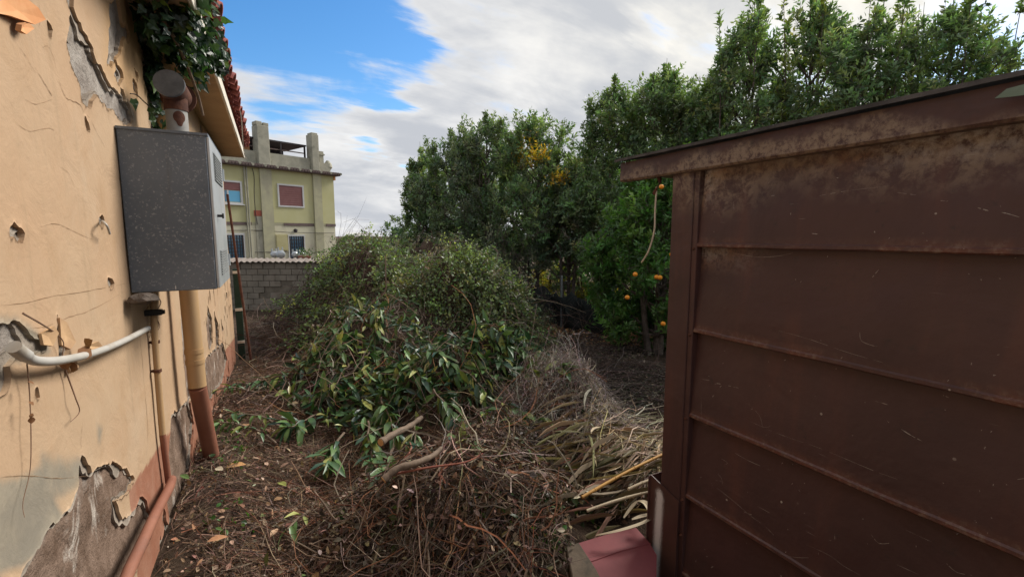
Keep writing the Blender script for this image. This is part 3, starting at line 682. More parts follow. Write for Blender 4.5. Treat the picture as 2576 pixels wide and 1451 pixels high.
creeper('thin dry creeper trailing down the lower left of the wall', [[(68, 915), (74, 980), (78, 1080), (76, 1180), (58, 1262), (62, 1300)]], .0018, [(80, 958, .015), (84, 1010, .015), (80, 1065, .015), (86, 1045, .012)])
creeper('tangled dry tendril tied round the thin pipe by the hose end', [[(372, 826), (392, 800), (398, 822), (380, 830), (400, 826)], [(390, 742), (405, 760), (392, 790), (402, 820), (388, 840)], [(375, 760), (384, 800), (376, 850)]], .0028, [(400, 750, .02), (372, 770, .02)])
# nest of rubbish below the cabinet
q = onX(360, 752, WX + .05); rough_block(tuple(q), (.035, .05, .022), M['bark'], 'old_nest', 5); tag(bpy.data.objects['old_nest'], 'dark clump of an old nest tucked under the boiler cabinet', 'nest')

# ------------------------------------------------------------------ ivy under the eave
def build_ivy():
    root = thing('ivy', 'dark green ivy hanging from the eave above the flue pipe', 'ivy', (WX, 3.1, 2.3))
    P = []
    def blob(n, yl, xl, zl): P.append(np.stack([RNG.uniform(*xl, n), RNG.uniform(*yl, n), RNG.uniform(*zl, n)], -1))
    for i in range(26):    # hanging bunches under the soffit
        yc = RNG.uniform(2.55, 3.25); xc = RNG.uniform(-.47, -.24); d = RNG.uniform(.06, .22)
        blob(26, (yc - .07, yc + .07), (xc - .05, xc + .05), (SOZ - d, SOZ + .01))
    for i in range(9):
        yc = RNG.uniform(2.6, 3.3); blob(22, (yc - .08, yc + .08), (-.27, -.17), (SOZ - .08, SOZ + .14))
    for i in range(14):    # down the wall
        t = i / 13; yc = 2.85 + .35 * t * .5; blob(16, (yc - .06, yc + .06), (WX + .01, WX + .06), (2.75 - .45 * t - .06, 2.75 - .45 * t + .06))
    blob(50, (3.05, 3.4), (WX + .01, WX + .08), (2.2, 2.7))
    P = np.concatenate(P); n = len(P)
    Dr = nrm(RNG.normal(size=(n, 3)) * .55 + np.array([.25, -.1, -.8])); Up = nrm(RNG.normal(size=(n, 3)) * .5 + np.array([.5, -.7, .5]))
    L = RNG.uniform(.03, .06, n); V, F_ = leaves_np(P, Dr, Up, L, L * RNG.uniform(.8, 1.05, n), IVv, (IVf,))
    c = pick(n, [(.018, .04, .022), (.028, .062, .03), (.05, .10, .04), (.14, .20, .05)], [4, 4, 2, .7])
    o = mesh_np('foliage', V, F_, M['leaf'], None, np.repeat(c, len(IVv), 0)); o['kind'] = 'stuff'; ch(o, root)
    for pts, r_ in (([(-.42, 2.50, 2.83), (-.36, 2.7, 2.74), (-.33, 2.9, 2.66), (-.31, 3.08, 2.56), (-.3, 3.15, 2.47)], .008), ([(-.48, 2.95, 2.8), (-.47, 3.0, 2.6), (-.46, 3.05, 2.4), (-.47, 3.1, 2.1)], .006)):
        ch(MB().tube(smooth_path(pts, 6), r_, 8).build('stem', M['cutbark'], smooth=True), root)
    pts = [wp(328, 236, .02), wp(345, 240, .03), wp(362, 256, .04), wp(378, 270, .05)]
    ch(MB().tube(smooth_path(pts, 5), .0025, 6).build('stem', M['bark'], smooth=True), root)
    for P in np.array([wp(336, 250, .03), wp(378, 272, .05), wp(382, 294, .05)]):
      P = P[None]; V, F_ = leaves_np(P, np.array([[.1, .2, -1.]]), np.array([[.8, -.6, .2]]), np.array([.048]), np.array([.043]), IVv, (IVf,))
      ch(mesh_np('leaf', V, F_, M['leaf'], None, np.tile(np.array([[.04, .075, .03]]), (len(V), 1))), root)
build_ivy()
ww = smooth_path([(-.2, 5.2, 3.02), (-.19, 5.3, 2.93), (-.2, 5.6, 2.86), (-.215, 6.0, 2.8), (-.22, 6.3, 2.74), (-.2, 6.35, 2.70)], 6)
tag(MB().tube(ww, .004, 6).build('loose_wire', M['white'], smooth=True), 'loose pale wire dangling over the tiled eave edge', 'wire')

# things at the end of the house
a_ = onX(566, 488, -.43); pole_t = np.array([-.44, 6.6, 2.3]); 
tag(MB().tube([(-.44, 6.62, 2.30), (-.30, 6.55, .15)], .014, 8).build('rusty_pole', M['rust'], smooth=True), 'rusty iron pole leaning at the far end of the apricot wall', 'pole')
M['green'] = m_plain('dark_green_paint', (.014, .035, .024), (.022, .05, .034), 7, .5)
gt = thing('green_shutter', 'dark green open shutter with white rails at the far house corner', 'shutter', (-.45, 7.05, .2))
sx0, sx1 = -.47, -.39
ch(MB().box(sx0, sx1, 7.02, 7.06, .10, 1.36).build('panel', M['green'], bevel=.003), gt)
for z in (.36, .80, 1.30): ch(MB().box(sx0, sx1 + .004, 7.005, 7.0195, z, z + .035).build('rail', M['fasciaw']), gt)

# ------------------------------------------------------------------ brown sheet-metal shed on the right
SX = 1.6
shed = thing('metal_shed', 'dark brown shed of overlapping painted metal sheets with lichened fascia', 'shed', (SX, .2, .1))
joints = [2.10, 1.754, 1.388, 1.013, .638, .262, -.1]
def sheet(z1, z0, i):
    """lap sheet: bottom edge stands proud with a rolled hem"""
    ys = np.concatenate([[-2.2, -1, -.3], np.linspace(0, 1.338, 90)]); prof = [(SX + .012, z1 + .015), (SX + .010, z1 - .02), (SX + .004, z1 - .12), (SX - .004, (z0 + z1) / 2), (SX - .010, z0 + .10)]
    prof += [(SX - .013, z0 + .045), (SX - .0145, z0 + .018), (SX - .021, z0 + .013), (SX - .0215, z0 + .003), (SX - .018, z0 - .001), (SX - .002, z0 + .001)]
    V = []; C = []
    for yv in ys:
        w = (fbm(np.array(yv * 2.5 + i * 7.7), np.array(i * 3.3), 3) - .5) * .010; wz = (fbm(np.array(yv * 4 + i * 3.7), np.array(i * 1.3), 3) - .5) * .006
        for (x, z) in prof:
            V.append((x + w * min(1, max(0, (z - z0 + .1) * 4)) * .8, yv, z + wz)); lo = max(0, 1 - (z - z0) / .042) * .8
            rs = lo * (.35 + .65 * (fbm(np.array(yv * 5 + i), np.array(i * 2.), 3) > .42)); 
            cr = 0.
            if i == 0: cr = max(0., 1 - (yv < 0) - max(0, (1.33 - yv) / .10 + (2.04 - z) / .16 - .05) ** 1.6) if yv > 1.1 else 0
            if i == 0 and z > 1.99: cr = max(cr, .25 + .55 * float(sstep(np.array(1.0 - yv), 0, .5)))
            if i == 1 and z > z1 - .09 and yv > 1.0: cr = max(cr, .5 * (1 - (1.338 - yv) / .33))
            C.append((rs, cr, 0))
    n = len(prof); m = len(ys); a, b = np.meshgrid(np.arange(m - 1), np.arange(n - 1), indexing='ij'); k = (a * n + b).ravel()
    o = mesh_np('wall_sheet', V, [np.stack([k, k + 1, k + n + 1, k + n], -1)], M['shed'], None, np.array(C), True); o.data.set_sharp_from_angle(angle=R(28)); ch(o, shed)
# finer rows so the wear at the edges has somewhere to sit
for i in range(6): sheet(joints[i], joints[i + 1], i)
ch(MB().box(SX + .014, SX + 2.2, -2.2, 1.40, -.2, 2.09).build('core', M['shed']), shed)
# corner post: angle with an inner lip
post = MB().box(SX - .030, SX + .02, 1.356, 1.470, .2, 2.066); ch(post.build('corner_post', M['shed'], bevel=.003), shed)
ch(MB().box(SX - .024, SX + .01, 1.331, 1.357, .0, 2.066).build('post_lip', M['shed'], bevel=.002), shed)
ch(MB().box(SX + .02, SX + 2.2, 1.402, 1.455, -.2, 2.06).build('end_wall', M['shed']), shed)
for z in (1.745, 1.375, 1.0, .62, .45):
    ch(MB().tube([(SX - .032, 1.345, z), (SX - .0225, 1.345, z)], [.004, .008], 8).build('screw', M['rust']), shed)
M['scratch_paint'] = m_plain('bare_metal_scratch', (.20, .15, .125), (.36, .31, .27), 40, .7)
def scratches():
    A = lambda x, y: ((1600 + x * .448) * .9673, (850 + y * .448) * .9673)
    B = lambda x, y: ((1600 + x * .4135) * .9673, (350 + y * .4135) * .9673)
    L = [(A, [(950, 20), (1130, 70), (1350, 145), (1560, 205)], .5), (A, [(480, 300), (545, 310)], .6), (A, [(575, 332), (590, 328), (610, 332)], 1.8), (A, [(650, 340), (712, 355)], .8), (A, [(1650, 595), (1710, 632), (1775, 665)], 1.3), (A, [(765, 440), (835, 510), (860, 585)], .5),
         (A, [(880, 590), (1010, 640), (1200, 705), (1500, 830), (1640, 880)], .5), (A, [(680, 735), (760, 780), (885, 835)], .9), (A, [(555, 905), (690, 1010), (790, 1095), (850, 1135)], .8), (A, [(590, 850), (615, 880), (622, 915)], .7), (A, [(880, 1160), (925, 1205)], 1.2), (A, [(1475, 1210), (1520, 1258), (1585, 1260)], 1.),
         (A, [(925, 1300), (1040, 1330), (1130, 1335)], .5), (A, [(1110, 1260), (1240, 1320), (1330, 1385), (1430, 1440)], .6), (A, [(1910, 1380), (1970, 1430), (2060, 1450)], .9), (A, [(530, 1020), (590, 1050)], 1.), (A, [(1880, 400), (1920, 415)], 1.), (A, [(2330, 886), (2373, 880)], 1.2), (A, [(1630, 1380), (1760, 1440)], .6), (A, [(1670, 1185), (1820, 1255)], .5),
         (A, [(600, 765), (640, 790), (625, 800)], .9), (A, [(780, 545), (870, 580), (905, 570)], .5), (A, [(1420, 30), (1432, 80), (1500, 108), (1525, 112)], .9), (A, [(490, 570), (525, 575)], .8), (A, [(750, 1070), (800, 1090)], 1.1), (A, [(1270, 1205), (1272, 1235)], .8), (A, [(500, 400), (505, 520)], .4),
         (B, [(1280, 385), (1450, 355), (1700, 325)], .6), (B, [(720, 745), (870, 770), (1000, 765), (1100, 745)], .8), (B, [(2280, 460), (2350, 480)], 1.2), (B, [(2430, 490), (2470, 498), (2545, 520)], 1.2), (B, [(1770, 365), (1890, 380)], .6), (B, [(1600, 900), (1640, 850)], 1.), (B, [(2040, 415), (2090, 420)], .8), (B, [(1000, 382), (975, 386)], .9), (B, [(1105, 490), (1103, 505)], 1.2), (B, [(740, 420), (745, 470)], .5), (B, [(1240, 622), (1280, 626)], 1.2)]
    rr = random.Random(4)
    for k in range(70): x, y = rr.uniform(430, 2300), rr.uniform(60, 1430); d = rr.uniform(4, 14); a = rr.uniform(0, 6.28); L.append((A, [(x, y), (x + d * math.cos(a), y + d * math.sin(a))], rr.uniform(.5, 1.6)))
    for k in range(22): x, y = rr.uniform(560, 2500), rr.uniform(250, 1000); d = rr.uniform(4, 14); a = rr.uniform(0, 6.28); L.append((B, [(x, y), (x + d * math.cos(a), y + d * math.sin(a))], rr.uniform(.5, 1.5)))
    m = MB()
    for f_, pts, w in L:
        P = smooth_path([onX(*f_(*p), SX - .014) for p in pts], 6); n = len(P); vs = []; fs = []
        for i, p in enumerate(P):
            if p.y > 1.30: continue
            z0 = max([j for j in joints if j <= p.z + .002] or [-.1]); z1 = z0 + .37; h_ = p.z - z0   # sit just proud of the sheet's own profile
            prf = np.interp(h_, [0, .02, .045, .10, .19, .25, .36], [-.0225, -.0155, -.0135, -.0105, -.0045, .004, .010]); x = SX + float(prf) - .0055
            t = (P[min(i + 1, n - 1)] - P[max(i - 1, 0)]).normalized(); s_ = Vector((0, t.z, -t.y)); ww = .0009 * w * rr.uniform(.3, 1.3) * min(1, .25 + 4 * min(i, n - 1 - i) / n)
            vs += [(x, p.y + s_.y * ww, p.z + s_.z * ww), (x, p.y - s_.y * ww, p.z - s_.z * ww)]
        for i in range(len(vs) // 2 - 1):
            if rr.random() > .12: fs.append((2 * i, 2 * i + 1, 2 * i + 3, 2 * i + 2))
        if fs: m.add(vs, fs)
    o = m.build('scratch_marks', M['scratch_paint']); o['kind'] = 'stuff'; ch(o, shed)
scratches()
# lower corner guard with a sprayed white stripe
gv = []; gc = []; nU, nV = 14, 40
for i in range(nV + 1):
    t = i / nV; z = .655 - .75 * t; yl = 1.525 + .01 * t; yr = 1.352
    for j in range(nU + 1):
        u_ = j / nU; yy = yl + (yr - yl) * u_; zz = z - .045 * u_ * (1 - t * .0) if i == 0 else z - .045 * u_
        gv.append((SX - .038 - .012 * t, yy, zz)); gc.append((max(0, 1 - abs(u_ - .36) / .26) * min(1, t * 14) , 0, 0))
kk = [(i * (nU + 1) + j) for i in range(nV) for j in range(nU)]; kk = np.array(kk)
gd = mesh_np('corner_guard', gv, [np.stack([kk, kk + nU + 1, kk + nU + 2, kk + 1], -1)], M['guard'], None, np.array(gc), False)
md = gd.modifiers.new('thick', 'SOLIDIFY'); md.thickness = .004; md.offset = -1; ch(gd, shed)
ch(MB().box(SX - .048, SX + .05, 1.5265, 1.531, -.1, .650).build('guard_side', M['shed']), shed)
# fascia and roof
fa = MB(); fy = np.linspace(-2.2, 1.785, 40)
def fascia_z(y): return (float(fbm(np.array(y * 3.1), np.array(.5), 2)) - .5) * .006
vs = []; fs = []
for yv in fy:
    dz = fascia_z(yv)
    for (x, z) in ((SX + .0, 2.066), (SX - .048, 2.064), (SX - .055, 2.072), (SX - .052, 2.155), (SX + .0, 2.158)): vs.append((x, yv, z + dz))
for i in range(len(fy) - 1):
    for j in range(5): fs.append((i * 5 + j, i * 5 + (j + 1) % 5, (i + 1) * 5 + (j + 1) % 5, (i + 1) * 5 + j))
fs.append((0, 1, 2, 3, 4)); e_ = (len(fy) - 1) * 5; fs.append((e_ + 4, e_ + 3, e_ + 2, e_ + 1, e_))
ch(MB().add(vs, fs).build('fascia', M['fascia']), shed)
rf = MB(); vs = []; fs = []
ry = np.linspace(-2.2, 1.80, 60)
for yv in ry:
    e = (float(fbm(np.array(yv * 9), np.array(3.5), 3)) - .5) * .016
    for (x, z) in ((SX - .075 + e, 2.160 + e * .4), (SX - .075 + e, 2.172 + e * .4), (SX + 2.4, 2.60), (SX + 2.4, 2.585)): vs.append((x, yv, z))
for i in range(len(ry) - 1):
    for j in range(4): fs.append((i * 4 + j, i * 4 + (j + 1) % 4, (i + 1) * 4 + (j + 1) % 4, (i + 1) * 4 + j))
fs.append((0, 1, 2, 3)); e_ = (len(ry) - 1) * 4; fs.append((e_ + 3, e_ + 2, e_ + 1, e_))
ch(MB().add(vs, fs).build('roof_felt', M['felt']), shed)
ch(MB().box(SX + .0, SX + 2.3, 1.70, 1.78, 2.10, 2.15).build('end_rafter', M['shed']), shed)
gs = [onX(2502, 248, SX - .085), onX(2532, 224, SX - .085), onX(2600, 206, SX - .085), onX(2620, 232, SX - .085), onX(2560, 242, SX - .085)]
gs2 = [q + np.array([.004, 0, 0]) for q in gs]
tag(MB().add(gs + gs2, [(0, 1, 2, 3, 4), (9, 8, 7, 6, 5)] + [(i, 5 + i, 5 + (i + 1) % 5, (i + 1) % 5) for i in range(5)]).build('plastic_scrap', M['greensheet']), 'scrap of pale green plastic sheet tucked under the shed roof edge', 'plastic sheet')
rp = thing('hanging_rope', 'pale rope end hanging from a rusty hook under the shed eave', 'rope', (SX - .02, 1.66, 2.03))
r0 = onX(1652, 470, SX - .02)
ch(MB().tube(smooth_path([r0, onX(1648, 530, SX - .02), onX(1646, 580, SX - .025), onX(1632, 630, SX - .03), onX(1614, 660, SX - .03)], 6), .0042, 8).build('strand', m_plain('rope', (.45, .38, .28), (.58, .5, .38), 40, .9), smooth=True), rp)
ch(MB().tube(smooth_path([onX(1656, 440, SX - .02), onX(1660, 458, SX - .02), onX(1652, 474, SX - .02), onX(1646, 490, SX - .02)], 5), [.006 + .004 * math.sin(i * .6) for i in range(16)], 8).build('hook', M['rust'], smooth=True), rp)

# ------------------------------------------------------------------ red sheet and old board on the ground by the shed
def slab_px(name, pts, z, th, mt, label, cat, tilt=None):
    P = [onZ(x, y, z if tilt is None else tilt[i]) for i, (x, y) in enumerate(pts)]; n = len(P)
    vs = [tuple(p) for p in P] + [(p[0], p[1], p[2] - th) for p in P]
    m = MB().add(vs, [tuple(range(n)), tuple(n + i for i in reversed(range(n)))] + [(i, n + i, n + (i + 1) % n, (i + 1) % n) for i in range(n)])
    return m, vs
red = thing('red_sheet', 'faded red metal sheet lying beside the shed corner', 'metal sheet', tuple(onZ(1570, 1400, .3)))
m_, vs = slab_px('sheet', [(1452, 1366), (1520, 1345), (1600, 1326), (1632, 1362), (1652, 1395), (1650, 1560), (1540, 1560), (1500, 1451)], .34, .012, None, '', '', [.34] * 8)
ch(m_.build('sheet', M['redmetal']), red)
sv = [onZ(1484, 1412, .341), onZ(1560, 1385, .341), onZ(1636, 1366, .341)]
ch(MB().tube([v + np.array([0, 0, -.001]) for v in sv], .004, 6).build('seam', M['redmetal']), red)
m_, vs = slab_px('board', [(1424, 1372), (1456, 1362), (1500, 1430), (1545, 1520), (1480, 1540), (1440, 1451)], .385, .05, None, '', '')
tag(m_.build('wooden_board', M['oldwood'], bevel=.004), 'old dark wooden board along the edge of the red sheet', 'board')

# ------------------------------------------------------------------ yellow apartment house far behind
FO = np.array([3.632, 30.636, -1.2]); FA = R(-155.9)
M['ywall'] = m_plain('yellow_facade', (.47, .45, .235), (.50, .48, .27), 1.2, .9, 0, .1, 20, dirt=(.50, .46, .26))
M['lwall'] = m_plain('pale_ground_floor', (.60, .57, .42), (.54, .51, .38), 1.2, .9, 0, .1, 20, dirt=(.44, .39, .30))
M['cem'] = m_plain('weathered_cement', (.30, .29, .23), (.40, .38, .30), 2.2, .95, 0, .3, 15, dirt=(.18, .18, .14))
M['pil'] = m_plain('stained_pilaster', (.44, .42, .27), (.36, .34, .24), 1.6, .95, 0, .2, 15, dirt=(.30, .28, .21))
M['shutred'] = m_plain('dusty_red_shutter', (.22, .10, .095), (.25, .12, .115), 3, .7)
M['frame'] = m_plain('white_window_frame', (.56, .56, .55), (.50, .50, .49), 4, .5)
M['iron'] = m_plain('dark_iron', (.03, .025, .028), (.05, .042, .045), 8, .6, .3)
M['band'] = m_plain('brown_band', (.12, .085, .08), (.16, .12, .11), 4, .8)
mg, b, o = mat('window_glass'); setin(b, Base_Color=(.06, .16, .25, 1), Roughness=.06); b.inputs['Specular IOR Level'].default_value = .8; M['glass'] = mg
mg, b, o = mat('curtain_blue'); setin(b, Base_Color=(.12, .38, .58, 1), Roughness=.5); M['curtain'] = mg
apt = tag(empty('apartment_house', tuple(FO), FA), 'yellow two storey house with red shutters and tall cement chimneys', 'house')
def zz(v): return v - FO[2]
def fpart(name, mt, boxes, parent=apt, bevel=0, smooth=False):
    m = MB()
    for bx in boxes: m.box(bx[0], bx[1], bx[2], bx[3], zz(bx[4]), zz(bx[5]))
    return m.build(name, mt, parent, bevel=bevel)
# local x runs left along the facade, local y out of it towards the viewer
fpart('upper_wall', M['ywall'], [(0, 10, -9, 0, 2.52, 5.45)])
fpart('lower_wall', M['lwall'], [(.02, 10, -9, -.01, -1.2, 2.36)])
fpart('band', M['band'], [(-.01, .62, -9, .03, 2.361, 2.519), (1.42, 3.2, -9, .03, 2.361, 2.519), (3.95, 4.3, -9, .03, 2.361, 2.519), (4.95, 10, -9, .03, 2.361, 2.519)])
fpart('band_gap', M['pil'], [(.621, 1.419, -8, -.004, 2.361, 2.519), (3.201, 3.949, -8, -.004, 2.361, 2.519), (4.301, 4.949, -8, -.004, 2.361, 2.519)])
ev = fpart('eave', M['band'], [(-.3, 10, -9.3, .32, 5.451, 5.56)])
for i in range(46):
    t = MB().tube([(-.3 + i * .16, .0, zz(5.60)), (-.3 + i * .16, .38, zz(5.565))], .075, 8).build('eave_tile', M['band'] if i % 4 else M['cem'], ev)
fpart('corner_cap', M['flake'], [(-.12, -.002, -.3, .05, 5.2, 5.44)])
fpart('parapet', M['cem'], [(1.41, 10, -.55, -.1, 5.64, 6.35), (.1, 1.40, -.5, -.12, 5.64, 6.2)])
for (x0, x1, zt, tw) in ((3.80, 4.42, 7.72, True), (.93, 1.37, 7.74, False)):
    c = fpart('chimney', M['cem'], [(x0, x1, -.5, .14, 5.565, zt)], bevel=.02)
    if tw:
        fpart('chimney_pot', M['cem'], [(x0 - .02, x0 + .27, -.4, .12, zt + .002, zt + .17), (x0 + .33, x1 + .02, -.4, .12, zt + .002, zt + .2)], c, .02)
    else: fpart('chimney_pot', M['cem'], [(x0 + .03, x1 - .03, -.4, .1, zt + .002, zt + .1)], c, .02)
fpart('pilaster', M['pil'], [(3.78, 4.40, -.3, .12, -1.2, 5.449)]); fpart('pilaster', M['pil'], [(.86, 1.38, -.3, .12, -1.2, 5.449)])
s_ = fpart('small_chimney', M['cem'], [(.26, .52, -.8, -.56, 5.7, 6.72)]); fpart('cap', M['cem'], [(.2, .58, -.86, -.5, 6.721, 6.78), (.26, .52, -.8, -.56, 6.82, 6.95), (.23, .55, -.83, -.53, 6.78, 6.82)], s_)
u_ = MB().tube([(.12, -.35, zz(5.64)), (.12, -.35, zz(5.8)), (.12, -.35, zz(6.0)), (.12, -.35, zz(6.2)), (.12, -.35, zz(6.4))], [.08, .12, .26, .22, .08], 12).build('urn', M['cem'], apt, smooth=True)
cn = fpart('terrace_canopy', M['iron'], [(1.45, 7.5, -3.0, -.35, 7.05, 7.13)]); fpart('canopy_back', M['iron'], [(1.6, 7.4, -3.0, -2.9, 6.3, 7.049)], cn)
for x in (1.5, 2.9, 5.2): fpart('canopy_post', M['iron'], [(x, x + .08, -.45, -.37, 6.351, 7.049)], cn)
fpart('canopy_rail', M['band'], [(1.5, 7.3, -.46, -.42, 6.62, 6.68)], cn)
fpart('terrace_wall', M['flake'], [(3.6, 3.75, -.9, -.7, 6.351, 6.75), (4.45, 5.0, -.9, -.8, 6.351, 6.7)], cn)
# windows
def window(x0, x1, z0, z1, kind):
    w = fpart('window', M['frame'], [(x0 - .09, x1 + .09, -.05, .05, z0 - .09, z0), (x0 - .09, x1 + .09, -.05, .05, z1, z1 + .09), (x0 - .09, x0, -.05, .05, z0 + .001, z1 - .001), (x1, x1 + .09, -.05, .05, z0 + .001, z1 - .001)])
    if kind == 'shut':
        n = 18
        fpart('shutter', M['shutred'], [(x0 + .001, x1 - .001, -.04, .012 + .012 * (i % 2), z0 + (z1 - z0) * i / n + .001, z0 + (z1 - z0) * (i + 1) / n) for i in range(n)], w)
    elif kind == 'half':
        zm = z0 + (z1 - z0) * .6; n = 8
        fpart('shutter', M['shutred'], [(x0 + .001, x1 - .001, -.04, .012 + .012 * (i % 2), zm + (z1 - zm) * i / n + .001, zm + (z1 - zm) * (i + 1) / n) for i in range(n)], w)
        xm = (x0 + x1) / 2
        for a, b2 in ((x0 + .03, xm - .04), (xm + .04, x1 - .03)): fpart('pane', M['glass'] if a > xm else M['curtain'], [(a, b2, .002, .014, z0 + .03, zm - .02)], w)
        fpart('sash', M['frame'], [(xm - .04, xm + .04, .001, .02, z0 + .001, zm - .001)], w)
        fpart('sill', M['frame'], [(x0 - .14, x1 + .14, -.03, .12, z0 - .14, z0 - .091)], w)
    else:
        fpart('pane', M['glass'], [(x0 + .001, x1 - .001, -.008, .004, z0 + .001, z1 - .001)], w)
        nx, nz = max(3, int((x1 - x0) / .13)), 7
        fpart('grille', M['iron'], [(x0 + (x1 - x0) * i / nx - .016, x0 + (x1 - x0) * i / nx + .016, .01, .04, z0, z1) for i in range(nx + 1)] + [(x0 + .002, x1 - .002, .014, .044, z0 + (z1 - z0) * i / nz - .012, z0 + (z1 - z0) * i / nz + .012) for i in range(nz + 1)], w)
        fpart('jamb', M['iron'], [(x0 - .03, x0 + .05, .011, .052, z0, z1), (x1 - .05, x1 + .03, .011, .052, z0, z1)], w)
window(2.04, 3.38, 3.50, 4.62, 'shut'); window(5.40, 6.62, 3.53, 4.56, 'half'); window(5.44, 6.3, .62, 1.83, 'gr'); window(2.12, 2.94, .3, 1.76, 'gr')
fpart('meter_cabinet', m_plain('beige_metal', (.40, .36, .18), (.44, .40, .22), 2, .6), [(3.10, 3.777, 0, .14, .92, 1.86), (3.14, 3.73, .14, .155, .97, 1.81)], bevel=.01)
fpart('brick_chase', m_plain('exposed_red_brick', (.33, .09, .06), (.40, .13, .09), 8, .9), [(4.41, 4.78, 0, .05, 2.86, 3.16)])
fpart('stack_strip', M['cem'], [(4.41, 4.74, 0, .04, -1.2, 2.85)])
for x in (5.17, 5.06):
    p = MB().tube([(x, .08, zz(5.44)), (x, .08, zz(1.9)), (x, .08, zz(-.5))], .04, 8).build('drainpipe', M['cem'], apt, smooth=True)
for pts in ([(4.75, .06, 5.4), (4.68, .06, 4.9), (4.73, .06, 4.0), (4.72, .06, 3.0), (4.66, .06, 2.4)], [(6.5, .06, 2.05), (4.6, .06, 2.08), (3.0, .15, 1.98), (.2, .15, 1.95)], [(4.9, .06, .9), (3.9, .15, .88), (3.2, .18, .9)]):
    MB().tube([(a, b2, zz(c)) for a, b2, c in smooth_path(pts, 5)], .016, 6).build('cable', M['iron'], apt)
MB().tube([(2.55, .0, zz(2.08)), (2.55, .06, zz(2.08)), (2.55, .1, zz(2.02))], [.12, .1, .04], 10).build('wall_lamp', M['iron'], apt)

# ------------------------------------------------------------------ tuff block wall in front of it
BW0 = np.array([1.303, 17.405, -.85]); bdir = np.array([-.884, .467, 0])
bang = math.atan2(bdir[1], bdir[0])
bw = tag(empty('block_wall', tuple(BW0), bang), 'low wall of beige tuff blocks with corrugated coping below the yellow house', 'wall')
M['tuff'] = m_plain('tuff_block', (.18, .155, .12), (.25, .215, .17), 3, .95, 0, .5, 25, dirt=(.19, .15, .11)); M['mortar'] = m_plain('dark_mortar', (.13, .11, .085), (.19, .16, .12), 6, .95)
MB().box(-3.2, 3.4, -.16, -.0, 0, 1.72).build('mortar_core', M['mortar'], bw)
def block_mesh(l):
    m = MB().box(0, l - .012, 0, .05, .006, .204); me_o = m.build('block', M['tuff'], bw, bevel=.012); return me_o
bl = {}
for r_ in range(8):
    x = -3.2 + (.2 if r_ % 2 else 0)
    while x < 3.2:
        l = .40; cxm = x + .2; z = r_ * .212
        hole = (0.85 < 2.0 - 0) and ((1.55 < cxm < 1.95 and .25 < z < .75) or (.75 < cxm < 1.25 and .55 < z < 1.05))
        if not hole:
            if 'm' not in bl:
                b0 = block_mesh(l); bl['m'] = b0.data; b1 = b0
            else:
                b1 = bpy.data.objects.new('block', bl['m']); link(b1, bw)
            b1.location = (x, -.012 + random.uniform(-.006, .008), z); b1.rotation_euler = (random.uniform(-.01, .01), 0, random.uniform(-.012, .012))
        x += l
cpv = []; cpf = []; nn = 170
for i in range(nn):
    x = -3.3 + 6.8 * i / (nn - 1); zw = 1.775 + .028 * math.sin(2 * math.pi * x / .2)
    for (yv, dz) in ((.18, -.03), (-.4, .06), (-.4, .048), (.18, -.042)): cpv.append((x, yv, zw + dz))
for i in range(nn - 1):
    for j in range(4): cpf.append((4 * i + j, 4 * i + (j + 1) % 4, 4 * (i + 1) + (j + 1) % 4, 4 * (i + 1) + j))
MB().add(cpv, cpf).build('coping', m_plain('corrugated_coping', (.17, .14, .125), (.25, .215, .19), 5, .9, dirt=(.11, .085, .07)), bw)
for (px, sc) in ((690, 1.), (706, 1.25), (742, .9), (760, .8)):
    q = onD(px, 640, 17.2); g = thing('gas_meter', {690: 'leftmost small round grey gas meter above the block wall', 706: 'largest round grey gas meter above the block wall, second from left', 742: 'third round grey gas meter from the left above block wall', 760: 'rightmost small grey gas meter beside the flower pot'}[px], 'gas meter', (q[0], q[1], q[2]), 'gas meters above the block wall')
    MB().tube([(0, -.10, 0), (0, -.06, 0), (0, .05, 0), (0, .08, 0)], [.08 * sc, .13 * sc, .13 * sc, .06 * sc], 14).build('body', M['zinc'], g, smooth=True)
    MB().box(-.06 * sc, .06 * sc, -.115, -.101, -.03, .05).build('dial', M['frame'], g)
    for s_ in (-1, 1): MB().tube([(s_ * .07, 0, .08 * sc), (s_ * .07, 0, .22 * sc)], .025, 8).build('pipe', M['zinc'], g)
q = onD(766, 648, 17.0); fp = thing('flower_pot', 'terracotta planter with a small green plant on the block wall', 'planter', (q[0], q[1], q[2] - .13))
MB().box(-.22, .22, -.1, .1, 0, .2).build('pot', M['terracotta'], fp, bevel=.015)
n = 90; P = RNG.normal(size=(n, 3)) * np.array([.14, .07, .07]) + np.array([0, 0, .3]); L = RNG.uniform(.06, .11, n)
V, F_ = leaves_np(P, rdir(n, .6), rdir(n), L, L * .5); o = mesh_np('plant', V, F_, M['leaf'], fp, np.repeat(pick(n, [(.05, .11, .03), (.12, .16, .04)]), 4, 0))

